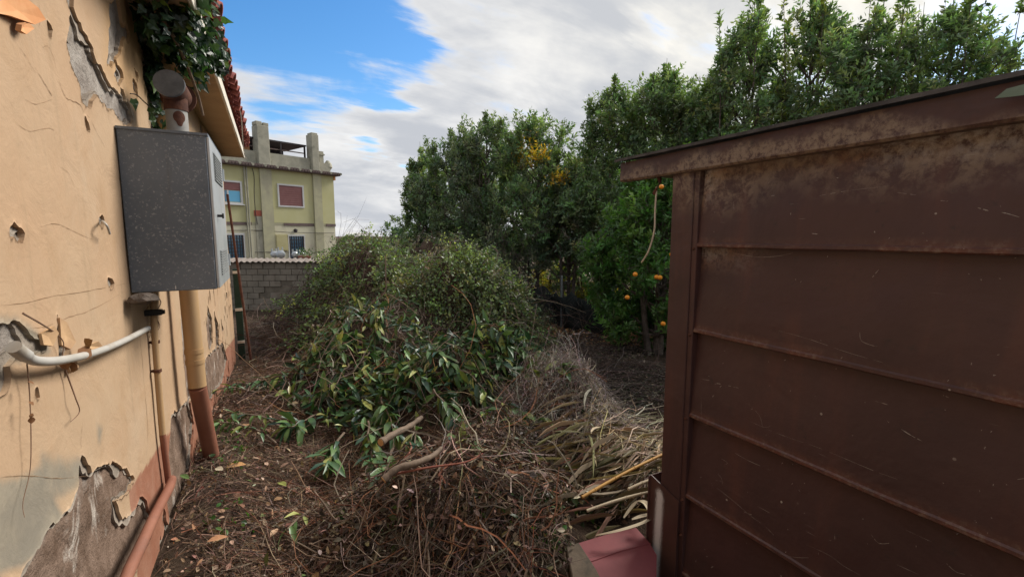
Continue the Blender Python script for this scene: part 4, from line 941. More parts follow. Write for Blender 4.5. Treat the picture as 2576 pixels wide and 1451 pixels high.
# ------------------------------------------------------------------ trees
GREENS = [(.115, .185, .095), (.155, .23, .115), (.205, .28, .14), (.28, .335, .14)]
def make_tree(name, label, base, top, r, spires, nleaf, cat='tree', cols=GREENS, w=(4, 5, 3, .8), leafL=(.075, .11), zbot=.9, group='evergreen trees along the fence', tipcol=(.16, .21, .07), yellow=None, seed=0, spl=(.45, .8), nclump=16):
    """a trunk with limbs to leafy clumps, and pointed shoots standing up out of the top"""
    rr = random.Random(seed); bx, by, bz = base; root = thing(name, label, cat, base, group)
    domz = top - spl[1] * .5; zb = bz + zbot; mb = MB(); tw = []; S = []
    trunk_top = np.array([bx, by, bz + (domz - bz) * .75])
    for s_ in range(3):
        a = rr.random() * 6.28; d = np.array([math.cos(a), math.sin(a), 0]) * r * rr.uniform(.1, .35)
        b0 = np.array([bx, by, bz - .1]) + d * .5; pts = smooth_path([b0, b0 * .5 + trunk_top * .5 + d * .8, trunk_top + d], 5)
        mb.tube(pts, [.055 * (1 - .75 * i / len(pts)) for i in range(len(pts))], 8, False)
    cl = []
    for k in range(nclump):
        t = ((k + rr.random()) / nclump) ** .9; z = zb + (domz - zb) * t; env = r * 1.12 * (max(0., 1 - t ** 3.0)) ** .55 * (.75 + .25 * min(1, t * 3)); a = k * 2.4 + rr.random(); q = env * math.sqrt(rr.uniform(.15, 1.))
        c = np.array([bx + math.cos(a) * q, by + math.sin(a) * q, z]); cr = r * rr.uniform(.28, .54) * (1 - .2 * t); cl.append((c, cr))
        st = np.array([bx, by, max(bz + .3, z - .7)]); mb.tube(smooth_path([st, (st + c) / 2 + np.array([0, 0, -.08]), c], 4), [.022, .02, .018, .016, .014, .012, .010, .008, .006], 6, False)
    wts = np.array([c[1] ** 2 for c in cl]); wts /= wts.sum(); nsp_leaf = 0.13 * nleaf; k = 14; ns = int((nleaf - nsp_leaf) / k)
    ci = RNG.choice(len(cl), ns, p=wts); cen = np.array([c[0] for c in cl])[ci]; crd = np.array([c[1] for c in cl])[ci]
    o_ = rdir(ns, .15); rad = crd * RNG.uniform(.25, 1.12, ns) ** .6; tip = cen + o_ * rad[:, None] * np.array([1, 1, 1.15]); sl = RNG.uniform(.16, .34, ns)
    sdir = nrm(o_ * .75 + np.array([0, 0, .55]) + RNG.normal(size=(ns, 3)) * .3); tt = (tip[:, 2] - zb) / (top - zb)
    # pointed shoots
    for (dx, dy, hf, rf_) in spires:
        d = math.hypot(dx, dy) / max(r, .01); L_ = rr.uniform(*spl) * (.6 + .6 * rf_); zt = top - (1 - hf) * 1.2 - d ** 1.6 * r * .8; ax0 = np.array([bx + dx, by + dy, zt - L_]); ax1 = ax0 + np.array([dx * .12 + rr.uniform(-.06, .06), dy * .12 + rr.uniform(-.06, .06), L_])
        mb.tube([ax0 - np.array([0, 0, .5]), ax0, ax1], [.014, .010, .003], 5, False)
        m = int(nsp_leaf / len(spires) / k * (.6 + .6 * rf_)); u = RNG.random(m) ** 1.5 * 1.35 - .35; a = RNG.random(m) * 6.283; er = (.06 + .30 * L_ * rf_) * np.clip(1 - u, 0, 1) ** 1.0 * RNG.random(m) ** .6 * RNG.uniform(.7, 1.3, m) + .01
        od = np.stack([np.cos(a), np.sin(a), np.zeros(m)], -1); p = ax0 + (ax1 - ax0) * u[:, None] + od * er[:, None]
        tip = np.concatenate([tip, p]); sdir = np.concatenate([sdir, nrm(od * .55 + np.array([0, 0, 1.]) + RNG.normal(size=(m, 3)) * .12)]); sl = np.concatenate([sl, RNG.uniform(.14, .30, m) * np.clip(1.1 - .6 * u, .3, 1.2)]); tt = np.concatenate([tt, np.full(m, .97)])
        cen = np.concatenate([cen, p - od * er[:, None]])
    ns = len(tip); st = tip - sdir * sl[:, None]; tw = np.stack([st * .6 + cen * .4, st, tip], 1)
    u = np.linspace(.02, 1.02, k)[None, :] + RNG.normal(size=(ns, k)) * .03
    P = (st[:, None, :] + sdir[:, None, :] * (sl[:, None] * u)[:, :, None]).reshape(-1, 3) + RNG.normal(size=(ns * k, 3)) * .015
    sd_ = np.repeat(sdir, k, 0); od = RNG.normal(size=(ns * k, 3)); od -= sd_ * np.sum(od * sd_, 1, keepdims=True); od = nrm(od)
    Dl = nrm(od * .75 + sd_ * RNG.uniform(.3, 1.0, (ns * k, 1))); L = RNG.uniform(*leafL, ns * k) * (1 - .3 * np.clip(u.ravel() - .7, 0, .3) / .3)
    V, F_ = leaves_np(P, Dl, nrm(sd_ + RNG.normal(size=sd_.shape) * .45), L, L * RNG.uniform(.34, .46, ns * k))
    c = np.repeat(pick(ns, cols, w, .22), k, 0) * (1 + .18 * RNG.normal(size=(ns * k, 1)))
    young = (np.repeat(tt, k) > .9)[:, None] & (RNG.random((ns * k, 1)) < .55); c = np.where(young, np.array(tipcol) * RNG.uniform(.7, 1.2, (ns * k, 1)), c)
    if yellow is not None:
        for (yc, yr) in yellow:
            hit = (np.linalg.norm((P - np.array(yc)) / np.array(yr), axis=1) < RNG.uniform(.5, 1.1, len(P))) & (RNG.random(len(P)) < .9)
            c = np.where(hit[:, None], pick(len(P), [(.60, .36, .03), (.68, .46, .05), (.45, .33, .05)], None, .15), c)
    ch(mb.build('trunk', M['bark'], smooth=True), root)
    V2, F2 = tubes_np(tw, np.tile(np.array([[.005, .0035, .0015]]), (ns, 1)), 3); o = mesh_np('branches', V2, [F2], M['bark']); o['kind'] = 'stuff'; ch(o, root)
    o = mesh_np('crown', V, F_, M['leaf'], None, np.repeat(np.clip(c, .005, .9), 4, 0)); o['kind'] = 'stuff'; ch(o, root)
    return root
def leads(n, r, lo=.72, seed=0):
    rr = random.Random(seed); out = [(0, 0, 1., .8)]
    for i in range(n - 1):
        a = 2 * math.pi * (i + rr.random() * .6) / (n - 1); d = r * rr.uniform(.35, .8); out.append((math.cos(a) * d, math.sin(a) * d, rr.uniform(lo, .97), rr.uniform(.6, 1.)))
    return out
def at_tree(px, depth, zb): q = onD(px, 592, depth); return (q[0], q[1], zb)
def topz(py, px, depth): return float(onD(px, py, depth)[2])
gz = lambda q: float(base_z(np.array(q[0]), np.array(q[1])))
DK = [(.11, .165, .105), (.145, .20, .125), (.19, .235, .15), (.25, .275, .175)]
specs = [  # px, depth, top py, radius, spires, leaves, spire length, label
    (1062, 12.6, 362, .55, 4, 11000, (.6, .9), 'slim pointed light green tree at the left end of the tree row'),
    (1140, 12.0, 330, 1.15, 7, 19000, (.4, .7), 'dark bushy evergreen tree next to the slim pointed tree'),
    (1225, 11.5, 285, 1.15, 8, 21000, (.4, .7), 'evergreen tree with pointed shoots rising behind the bramble mound'),
    (1345, 11.0, 286, 1.15, 8, 21000, (.4, .75), 'evergreen tree with a patch of bright yellow leaves'),
    (1430, 10.3, 400, .85, 5, 18000, (.3, .5), 'lower green tree with a few ochre leaves in the dip of the tree row'),
    (1540, 9.7, 205, .95, 6, 22000, (.45, .85), 'tall evergreen tree left of the shed roof'),
    (1660, 9.0, 168, .95, 7, 21000, (.45, .8), 'tall evergreen tree with narrow tip just left of the shed eave'),
    (1765, 8.5, 190, .9, 7, 21000, (.4, .7), 'evergreen tree rising right behind the low end of the shed roof'),
    (1865, 8.0, -25, .85, 6, 14000, (.9, 1.4), 'very tall evergreen tree with narrow spire, leftmost of four behind the shed'),
    (2010, 7.7, -40, .9, 6, 14000, (.9, 1.4), 'very tall evergreen tree with golden green top behind the shed'),
    (2175, 7.5, -15, .9, 6, 14000, (.9, 1.4), 'tall broad evergreen tree behind the middle of the shed roof'),
    (2345, 7.3, -45, .9, 6, 14000, (.9, 1.4), 'rightmost tall evergreen tree, overhanging the shed roof')]
for i, (px, dep, ty, r_, nl, nlf, spl, lab) in enumerate(specs):
    b0 = at_tree(px, dep, 0); b0 = (b0[0], b0[1], gz(b0)); yel = None
    if i == 3: yel = [(onD(1340, 375, 10.1), (.27, 1.3, .46))]
    if i == 4: yel = [(onD(1392, 445, 9.6), (.42, 1.3, .22))]
    make_tree('evergreen_tree', lab, b0, topz(ty, px, dep), r_, leads(nl, r_, .70, i + 3), nlf, yellow=yel, cols=DK if i in (1, 2, 4) else GREENS, zbot=(.8, .8, 1.0, 1.35, 1.3, 1.3, 1.2, .9)[i] if i < 8 else 1.9,
              leafL=(.08, .12), tipcol=(.24, .28, .07) if i in (0, 9) else (.15, .21, .07), seed=i + 5, spl=spl, nclump=30 if i < 8 else 36)
# side shoot reaching past the shed roof on the right
b0 = at_tree(2470, 7.1, 0); b0 = (b0[0], b0[1], gz(b0))
make_tree('evergreen_tree', 'short evergreen tree with one shoot leaning out right over the shed roof', b0, topz(150, 2530, 7.0), .55, [(.45, -.24, 1., .5), (.15, 0, .75, .6), (-.2, .1, .8, .7)], 7000, leafL=(.08, .12), zbot=1.2, seed=77)
# second row: closes the view between the trunks
for i, (px, dep, ty, lab) in enumerate([(1110, 14.5, 430, 'dim evergreen bush behind the slim pointed tree'), (1290, 13.8, 400, 'dim evergreen bush behind the bramble mound trees'), (1480, 12.6, 380, 'dim evergreen bush seen between the two tallest left trees'), (1640, 11.5, 330, 'dim evergreen bush behind the orange tree'), (1820, 10.4, 260, 'dim evergreen bush behind the low end of the shed roof'), (2010, 9.8, 240, 'dim evergreen bush behind the golden topped tree'), (2230, 9.6, 220, 'dim evergreen bush behind the rightmost tall trees')]):
    b0 = at_tree(px, dep, 0); b0 = (b0[0], b0[1], gz(b0))
    make_tree('background_evergreen', lab, b0, topz(ty, px, dep), 1.4, leads(5, 1.2, .75, i + 40), 7000 if i < 4 else 4000, leafL=(.12, .18), zbot=.3, cols=DK, group='evergreens behind the fence row', seed=i + 90)
for i, (px, dep, ty) in enumerate([(880, 38., 588), (950, 44., 594)]):
    b0 = at_tree(px, dep, -1.); make_tree('distant_tree', ['round distant tree left of the bramble skyline', 'small distant tree on the bramble skyline'][i], b0, topz(ty, px, dep), 1.3, leads(4, 1., .8, 70 + i), 2500, leafL=(.2, .3), zbot=.3, cols=DK, group='distant trees', seed=120 + i)
# sunlit yellowish shrub beyond the fence
for i, (px, dep, ty, r_) in enumerate([(1400, 13.0, 640, .9), (1500, 12.2, 690, .8)]):
    b0 = at_tree(px, dep, 0); b0 = (b0[0], b0[1], gz(b0))
    make_tree('yellow_shrub', ['yellow leaved shrub glimpsed between the trunks beyond the fence', 'smaller yellow leaved shrub beyond the fence near the post'][i], b0, topz(ty, px, dep), r_, leads(4, r_, .7, 60 + i), 4000, 'shrub', [(.45, .36, .05), (.34, .33, .06), (.2, .22, .05)], (1, 1, 1), (.07, .11), .1, 'yellow shrubs beyond the fence', seed=60 + i)

# ------------------------------------------------------------------ orange tree by the shed
def orange_tree():
    q = onZ(1652, 892, .05); b0 = (q[0], q[1], .05); dep = 7.0
    root = make_tree('orange_tree', 'orange tree with glossy leaves and ripe oranges beside the shed corner', b0, topz(395, 1680, 6.9), .82, [(0, 0, .9, .5), (.3, 0, .9, .5), (-.3, 0, .8, .5)], 24000, cols=[(.07, .16, .045), (.10, .21, .055), (.15, .27, .07), (.10, .19, .05)], leafL=(.085, .12), zbot=.35, group=None, tipcol=(.13, .25, .06), seed=31, spl=(.25, .4), nclump=30)
    om, b, o = mat('orange_peel'); setin(b, Base_Color=(.85, .30, .015, 1), Roughness=.45, Normal=BUMP(NOI(OBJ(), 90, 2), .2, .003)); M['orange'] = om
    bm = bmesh.new(); bmesh.ops.create_icosphere(bm, subdivisions=3, radius=.031)
    for v in bm.verts: v.co.z *= .93
    me = bpy.data.meshes.new('orange'); bm.to_mesh(me); bm.free(); me.materials.append(M['orange'])
    for p in me.polygons: p.use_smooth = True
    for (px, py, d) in [(1578, 748, 5.15), (1660, 698, 5.0), (1652, 697, 5.05), (1668, 814, 5.1), (1704, 492, 5.1), (1664, 470, 5.0), (1703, 455, 5.05), (1598, 690, 5.1), (1690, 640, 5.0)]:
        t = bpy.data.objects.new('orange', me); link(t, root); p = onD(px, py, d + .62); t.location = Vector(p) - root.location
orange_tree()

# ------------------------------------------------------------------ fence below the trees
fn = thing('mesh_fence', 'dark netting fence with a metal post below the evergreen trees', 'fence', tuple(onD(1540, 870, 7.7)))
M['net'] = m_plain('dark_green_netting', (.012, .016, .015), (.022, .027, .025), 6, .9)
fa_, fb_ = onD(1330, 850, 9.6), onD(1700, 860, 7.3)
nv = []; nf = []; n = 60
for i in range(n + 1):
    t = i / n; p = fa_ * (1 - t) + fb_ * t; sag = .05 * math.sin(t * 23) + .06 * math.sin(t * 9 + 1)
    z0 = gz(p) + (.02 if t < .62 else .42 + .1 * math.sin(t * 40)); z1 = gz(p) + .70 + sag + .05 * math.sin(t * 61)
    for k_ in range(6): u_ = k_ / 5; nv.append((p[0] + .07 * math.sin(t * 31 + u_ * 3) + .03 * math.sin(t * 83 + u_ * 7), p[1] + .07 * math.cos(t * 27 + u_ * 2) + .03 * math.cos(t * 71 - u_ * 5), z0 + (z1 - z0) * u_))
for i in range(n):
    for k_ in range(5): nf.append((i * 6 + k_, (i + 1) * 6 + k_, (i + 1) * 6 + k_ + 1, i * 6 + k_ + 1))
o = MB().add(nv, nf).build('netting', M['net'], smooth=True); md = o.modifiers.new('t', 'SOLIDIFY'); md.thickness = .004; ch(o, fn)
for px, d in ((1540, 7.7), (1412, 8.9)):
    p = onD(px, 800, d); z = gz(p)
    ch(MB().tube([(p[0], p[1], z - .1), (p[0], p[1], z + 1.05)], .02, 8).build('fence_post', m_plain('grey_steel_post', (.17, .19, .19), (.24, .26, .26), 8, .6, .3), smooth=True), fn)
for h_ in (.5, .9):
    ch(MB().tube([(p[0], p[1], gz(p) + h_) for p in (fa_, (fa_ + fb_) / 2, fb_)], .003, 5).build('wire', M['iron']), fn)

# ------------------------------------------------------------------ bramble thicket
def thicket(name, label, sel, nleaf, ncane, lo, hi, cols, w, Lr, dry=.25, spread=1.15):
    mx, my = np.mean([MOUNDS[i][0] for i in sel]), np.mean([MOUNDS[i][1] for i in sel])
    root = thing(name, label, 'bramble', (mx, my, float(base_z(np.array(mx), np.array(my)))), 'bramble mounds')
    def sample(n, sp=spread):
        i = RNG.choice(sel, n, p=np.array([MOUNDS[k][2] * MOUNDS[k][3] for k in sel]) / sum(MOUNDS[k][2] * MOUNDS[k][3] for k in sel)); m = np.array([MOUNDS[k] for k in i])
        a = RNG.random(n) * 2 * np.pi; r_ = np.sqrt(RNG.random(n)) * sp
        return m[:, 0] + np.cos(a) * r_ * m[:, 2], m[:, 1] + np.sin(a) * r_ * m[:, 3]
    # leafy sprays: arching stems over the mound with leaves on both sides
    ns = nleaf // 14; x, y = sample(ns); z = TZ(x, y)
    e = .05; gx = (TZ(x + e, y) - TZ(x - e, y)) / (2 * e); gy = (TZ(x, y + e) - TZ(x, y - e)) / (2 * e)
    down = np.stack([-gx, -gy, -(gx ** 2 + gy ** 2)], -1); down = nrm(down * .55 + RNG.normal(size=(ns, 3)) * .75 + np.array([0, 0, .15]))
    nn_ = nrm(np.stack([-gx, -gy, np.ones(ns)], -1)); h_ = RNG.uniform(lo, hi, ns) + .5 * np.maximum(0, fbm(x * 3.3, y * 3.3, 3) - .45)
    st = np.stack([x, y, z], -1) + nn_ * h_[:, None]; ln = RNG.uniform(.18, .42, ns); k = 14
    u = np.linspace(0, 1, k)[None]; P = st[:, None] + down[:, None] * (ln[:, None] * u)[:, :, None] + nn_[:, None] * (.22 * ln[:, None] * (u - u * u * 1.6))[:, :, None]
    tw = P[:, [0, 5, 9, 13]]; P = P.reshape(-1, 3) + RNG.normal(size=(ns * k, 3)) * .018
    Dl = nrm(np.repeat(down, k, 0) * .5 + RNG.normal(size=(ns * k, 3)) * .6); Up = nrm(np.repeat(nn_, k, 0) + RNG.normal(size=(ns * k, 3)) * .4)
    L = RNG.uniform(*Lr, ns * k); V, F_ = leaves_np(P, Dl, Up, L, L * RNG.uniform(.5, .7, ns * k))
    patch = fbm(x * 1.6 + 3, y * 1.6, 3); c = pick(ns, cols, w, .22)
    pq = patch + RNG.normal(size=ns) * .05; dr = pq > np.quantile(pq, 1 - dry * .8); c = np.where(dr[:, None], pick(ns, [(.24, .20, .17), (.18, .15, .13), (.29, .24, .19)], None, .2), c)
    c = np.repeat(c, k, 0) * (1 + .2 * RNG.normal(size=(ns * k, 1)))
    o = mesh_np('foliage', V, F_, M['leaf'], None, np.repeat(np.clip(c, .006, .8), 4, 0)); o['kind'] = 'stuff'; ch(o, root)
    V, F_ = tubes_np(tw, np.tile(np.array([[.003, .0025, .002, .001]]), (ns, 1)), 3)
    # long arching canes
    x, y = sample(ncane, 1.3); z = TZ(x, y); d = rdir(ncane); d[:, 2] = 0; d = nrm(d); ln = RNG.uniform(.5, 1.5, ncane); u = np.linspace(0, 1, 8)[None]
    P = np.stack([x, y, z + .02], -1)[:, None] + d[:, None] * (ln[:, None] * u)[:, :, None]; P[:, :, 2] = np.maximum(TZ(P[:, :, 0], P[:, :, 1]), z[:, None] * .6) + (RNG.uniform(.05, .45, (ncane, 1)) * np.sin(u * 3.0)) + RNG.normal(size=(ncane, 8)) * .015
    P[:, :, :2] += RNG.normal(size=(ncane, 8, 2)) * .02
    V2, F2 = tubes_np(P, RNG.uniform(.0022, .0045, (ncane, 1)) * np.linspace(1, .5, 8)[None], 3)
    cc = np.concatenate([np.tile([[.075, .05, .04]], (len(V), 1)), np.repeat(pick(ncane, [(.16, .10, .075), (.20, .15, .12), (.10, .06, .05)]), 8 * 3, 0)])
    o = mesh_np('canes', np.concatenate([V, V2]), [np.concatenate([F_, F2 + len(V)])], M['twig'], None, cc); o['kind'] = 'stuff'; ch(o, root)
BR = [(.115, .165, .075), (.15, .205, .09), (.20, .25, .105), (.32, .33, .11)]
thicket('bramble_thicket', 'rounded green bramble mound in the middle behind the cut branches', [0, 15], 26000, 90, .02, .18, BR, (4, 5, 3, .7), (.032, .055), .18, 1.2)
thicket('bramble_thicket', 'wide grey green bramble bank in front of the block wall and trees', [1, 3, 14, 18, 19], 42000, 160, .02, .22, BR, (4, 4, 2, .4), (.035, .065), .2, 1.35)
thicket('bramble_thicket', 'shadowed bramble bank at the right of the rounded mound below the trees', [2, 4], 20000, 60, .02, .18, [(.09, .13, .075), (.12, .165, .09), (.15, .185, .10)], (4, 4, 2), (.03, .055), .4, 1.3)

# ------------------------------------------------------------------ dead twigs, heaps and litter
def twig_field(name, label, n, region, Lr, rr, hr, cols, w, kind='stuff', seg=7, curl=.35, flat=.25, cat='brushwood', bias=None):
    """region: list of (x, y, rx, ry, weight)"""
    reg = np.array(region); i = RNG.choice(len(reg), n, p=reg[:, 4] / reg[:, 4].sum()); m = reg[i]; a = RNG.random(n) * 2 * np.pi; q = np.sqrt(RNG.random(n))
    x = m[:, 0] + np.cos(a) * q * m[:, 2]; y = m[:, 1] + np.sin(a) * q * m[:, 3]
    yaw = RNG.random(n) * 2 * np.pi
    if bias is not None: yaw = bias[0] + RNG.normal(size=n) * bias[1]
    ln = RNG.uniform(*Lr, n); P = np.empty((n, seg, 3)); P[:, 0, 0] = x; P[:, 0, 1] = y
    h0 = RNG.uniform(*hr, n); turn = RNG.normal(size=n) * curl; pit = RNG.normal(size=n) * flat
    hz_ = h0.copy(); zz_ = np.empty((n, seg)); zz_[:, 0] = h0
    for s_ in range(1, seg):
        yaw = yaw + turn / seg * 2 + RNG.normal(size=n) * .22; st = ln / (seg - 1)
        P[:, s_, 0] = P[:, s_ - 1, 0] + np.cos(yaw) * st; P[:, s_, 1] = P[:, s_ - 1, 1] + np.sin(yaw) * st; hz_ = np.maximum(.004, hz_ + pit * st + RNG.normal(size=n) * .012); pit = pit - .35 / seg; zz_[:, s_] = hz_
    P[:, :, 0] = np.maximum(P[:, :, 0], WX + .02)
    P[:, :, 2] = TZ(P[:, :, 0], P[:, :, 1]) + zz_
    inside = ((P[:, :, 0] > SX - .14) & (P[:, :, 1] < 1.6)) | ((P[:, :, 0] > 1.2) & (P[:, :, 1] < 1.80)); P = P[~inside.any(1)]; n = len(P)
    rad = RNG.uniform(*rr, (n, 1)) * np.linspace(1, .45, seg)[None]; V, F_ = tubes_np(P, rad, 3); cc = pick(n, cols, w, .3)
    nf = int(n * .7); pi = RNG.integers(0, n, nf); si = RNG.integers(1, seg - 1, nf); s0 = P[pi, si]; tg = nrm(P[pi, si + 1] - s0); dv = nrm(tg + RNG.normal(size=(nf, 3)) * .55); ll = np.linalg.norm(P[pi, -1] - P[pi, 0], axis=1) * RNG.uniform(.2, .5, nf); k4 = np.linspace(0, 1, 4)[None, :, None]
    Q = s0[:, None] + dv[:, None] * (ll[:, None, None] * k4) + RNG.normal(size=(nf, 4, 3)) * .012 * k4; Q[:, :, 0] = np.maximum(Q[:, :, 0], WX + .02); Q[:, :, 2] = np.maximum(Q[:, :, 2], TZ(Q[:, :, 0], Q[:, :, 1]) + .003)
    ins = (((Q[:, :, 0] > SX - .14) & (Q[:, :, 1] < 1.6)) | ((Q[:, :, 0] > 1.2) & (Q[:, :, 1] < 1.80))).any(1); Q = Q[~ins]; pi = pi[~ins]; si = si[~ins]; nf = len(Q)
    V2, F2 = tubes_np(Q, rad[pi, si][:, None] * np.linspace(.8, .35, 4)[None], 3)
    o = mesh_np(name, np.concatenate([V, V2]), [np.concatenate([F_, F2 + len(V)])], M['twig'], None, np.concatenate([np.repeat(cc, seg * 3, 0), np.repeat(cc[pi], 12, 0)])); tag(o, label, cat, None, kind); return o
BROWN = [(.20, .14, .105), (.31, .22, .165), (.44, .36, .29), (.40, .19, .10), (.10, .07, .055)]
twig_field('brushwood', 'tangled heap of brown dead twigs in the foreground', 2400, [(.72, 2.3, .6, .5, 1.2), (1.1, 1.95, .55, .5, 1.3), (1.3, 2.6, .6, .5, 1), (.85, 1.75, .5, .35, .6)], (.12, .7), (.0010, .0042), (.0, .17), [(.15, .10, .075), (.22, .15, .11), (.33, .26, .21), (.27, .12, .065), (.07, .05, .04)], (3.5, 3.5, 2.0, 1.6, 3), curl=1.1)
twig_field('brushwood', 'thicker broken sticks mixed into the foreground twig heap', 240, [(.75, 2.3, .6, .5, 1), (1.15, 2.0, .55, .5, 1), (1.4, 2.65, .5, .4, .6)], (.12, .5), (.003, .0085), (.02, .19), [(.24, .17, .12), (.34, .26, .19), (.15, .10, .075), (.30, .14, .08)], None, curl=.5, flat=.5)
twig_field('brushwood', 'heap of grey brown dry shrub cuttings right of the loquat leaves', 2600, [(2.05, 2.95, .5, .45, 2), (1.75, 2.55, .4, .35, 1)], (.10, .35), (.0012, .0028), (.0, .18), [(.30, .25, .225), (.42, .36, .325), (.20, .155, .135)], (3, 3, 2), curl=1.2, flat=.6)
twig_field('brushwood', 'scatter of dry twigs under the leafy cut branches', 1300, [(1.0, 5.0, .9, .9, 1.4), (1.5, 3.8, .8, .7, 1), (.2, 4.6, .6, .8, .7), (.3, 6.5, .6, 1.2, .8)], (.15, .7), (.0015, .0045), (.0, .1), BROWN, (3, 3, 3, 1, 2), curl=.9, flat=.4)
twig_field('brushwood', 'dark dry canes and stems below the block wall', 1300, [(.2, 8.2, .7, 1.6, 1), (.5, 9.6, .7, 1.0, .6), (.9, 7.2, .6, .9, .8)], (.3, 1.2), (.002, .005), (.0, .3), [(.12, .08, .06), (.15, .10, .08), (.21, .16, .13)], (3, 3, 1), curl=.8, flat=.35)
twig_field('brushwood', 'dark twiggy litter between the grey heap and the fence', 2600, [(3.2, 4.6, 1.0, 1.0, 1), (2.6, 3.7, .7, .6, .8), (4.2, 5.6, 1.0, .9, .8), (3.6, 3.6, .9, .7, 1)], (.15, .7), (.0015, .004), (.0, .12), [(.06, .045, .04), (.11, .08, .065), (.17, .13, .11)], (3, 3, 1.4), curl=.9)
twig_field('brushwood', 'dead vines and sticks hanging against the dark netting fence', 420, [(4.9, 7.3, .7, 1.0, 1), (5.4, 6.2, .5, .6, .5), (4.3, 8.2, .6, .8, 1)], (.3, 1.1), (.002, .006), (.1, .75), [(.07, .055, .05), (.12, .09, .08), (.05, .04, .035)], None, curl=.9, flat=1.0)
twig_field('dry_reeds', 'bed of bleached dry reed leaves beside the shed corner', 1000, [(1.95, 2.15, .42, .4, 1), (1.75, 1.85, .28, .28, .8), (2.3, 2.5, .4, .35, .6)], (.25, .7), (.0022, .005), (.0, .14), [(.44, .35, .24), (.56, .47, .35), (.34, .25, .16), (.46, .32, .17)], (3, 3, 2, 1), curl=.35, flat=.15, cat='reeds', bias=(R(10), .30))
twig_field('ground_litter', 'fine brown twigs littering the ground beside the wall', 7500, [(.05, 3.2, .65, 1.3, 1.3), (.3, 2.2, .6, .7, 1.1), (-.1, 5.2, .5, 1.5, 1), (.6, 3.4, .6, .6, .6)], (.04, .40), (.0007, .0024), (.0, .05), [(.135, .085, .06), (.21, .135, .095), (.31, .225, .165), (.24, .105, .06)], (4, 4, 2, 1.5), curl=.9, flat=.06, seg=5, cat='litter')
def leaf_litter(name, label, n, region, Lr, cols, w, hmax=.03, tv=L8v, tf=(L8f3, L8f4), wd=(.4, .7), m='dryleaf', kind='stuff', tilt=.35):
    reg = np.array(region); i = RNG.choice(len(reg), n, p=reg[:, 4] / reg[:, 4].sum()); mm = reg[i]; a = RNG.random(n) * 2 * np.pi; q = np.sqrt(RNG.random(n))
    x = np.maximum(mm[:, 0] + np.cos(a) * q * mm[:, 2], WX + .03); y = mm[:, 1] + np.sin(a) * q * mm[:, 3]
    ok = ~((x > 1.2) & (y < 1.8)); x, y = x[ok], y[ok]; n = len(x)
    P = np.stack([x, y, TZ(x, y) + RNG.random(n) * hmax + .006], -1); D_ = RNG.normal(size=(n, 3)); D_[:, 2] *= tilt
    L = RNG.uniform(*Lr, n); V, F_ = leaves_np(P, D_, nrm(np.array([[0, 0, 1.]]) + RNG.normal(size=(n, 3)) * tilt), L, L * RNG.uniform(*wd, n), tv, tf)
    o = mesh_np(name, V, F_, M[m], None, np.repeat(pick(n, cols, w, .25), len(tv), 0)); tag(o, label, 'litter', None, kind); return o
LIT = [(.19, .12, .08), (.29, .19, .13), (.50, .40, .31), (.10, .07, .055), (.46, .26, .14)]
def reed_blades():
    n = 560; reg = np.array([(1.95, 2.15, .40, .38, 1), (1.72, 1.86, .26, .26, .9), (2.25, 2.45, .35, .3, .5)]); i = RNG.choice(3, n, p=reg[:, 4] / reg[:, 4].sum()); mm = reg[i]; a = RNG.random(n) * 6.283; q = np.sqrt(RNG.random(n))
    x = mm[:, 0] + np.cos(a) * q * mm[:, 2]; y = mm[:, 1] + np.sin(a) * q * mm[:, 3]; ok = ~((x > SX - .3) & (y < 1.62)); x, y = x[ok], y[ok]; n = len(x)
    yaw = R(190) + RNG.normal(size=n) * .30; D_ = np.stack([np.cos(yaw), np.sin(yaw), RNG.normal(size=n) * .18], -1); P = np.stack([x, y, TZ(x, y) + RNG.uniform(.03, .2, n)], -1); L = RNG.uniform(.18, .5, n)
    tip = P + D_ * L[:, None]; ok = ~((tip[:, 0] > 1.15) & (tip[:, 1] < 1.82)); P, D_, L = P[ok], D_[ok], L[ok]; n = len(P)
    V, F_ = leaves_np(P, D_, nrm(np.array([[0, 0, 1.]]) + RNG.normal(size=(n, 3)) * .6), L, RNG.uniform(.008, .018, n), L8v, (L8f3, L8f4))
    o = mesh_np('dry_reeds', V, F_, M['dryleaf'], None, np.repeat(pick(n, [(.34, .265, .18), (.47, .39, .29), (.24, .175, .11), (.15, .105, .065)], None, .25), 11, 0)); tag(o, 'flat bleached reed blades layered beside the shed corner', 'reeds', None, 'stuff')
reed_blades()
leaf_litter('ground_litter', 'brown dead leaves covering the ground beside the wall', 7000, [(.05, 3.2, .7, 1.5, 1.3), (.3, 2.2, .7, .8, 1), (-.1, 5.4, .5, 1.7, .9)], (.010, .034), LIT, (4, 4, 1.0, 4, .35), .035, tilt=.8, wd=(.25, .7))
leaf_litter('ground_litter', 'dead leaves caught in the foreground twig heap', 8000, [(.75, 2.3, .65, .55, 1), (1.15, 2.0, .6, .5, 1), (1.4, 2.7, .6, .4, 1)], (.014, .045), [(.12, .08, .055), (.07, .05, .04), (.22, .15, .105), (.44, .35, .27)], (4, 5, 2, .7), .18, tilt=1.)
leaf_litter('ground_litter', 'dark green wilted leaves inside the foreground twig heap', 1500, [(.8, 2.3, .6, .5, .7), (1.25, 2.05, .5, .45, 1.2), (1.6, 2.5, .4, .3, 1)], (.025, .06), [(.03, .05, .02), (.05, .075, .03), (.10, .13, .05)], (4, 3, 1), .13, tilt=1., m='leaf')
leaf_litter('ground_litter', 'small grey dry leaves on the dry shrub heap', 5200, [(2.05, 2.95, .5, .42, 2), (1.7, 2.6, .45, .35, 1)], (.012, .03), [(.34, .29, .265), (.22, .18, .16), (.46, .40, .36)], (3, 3, 1), .2, tilt=1., tv=L4v, tf=(L4f,))
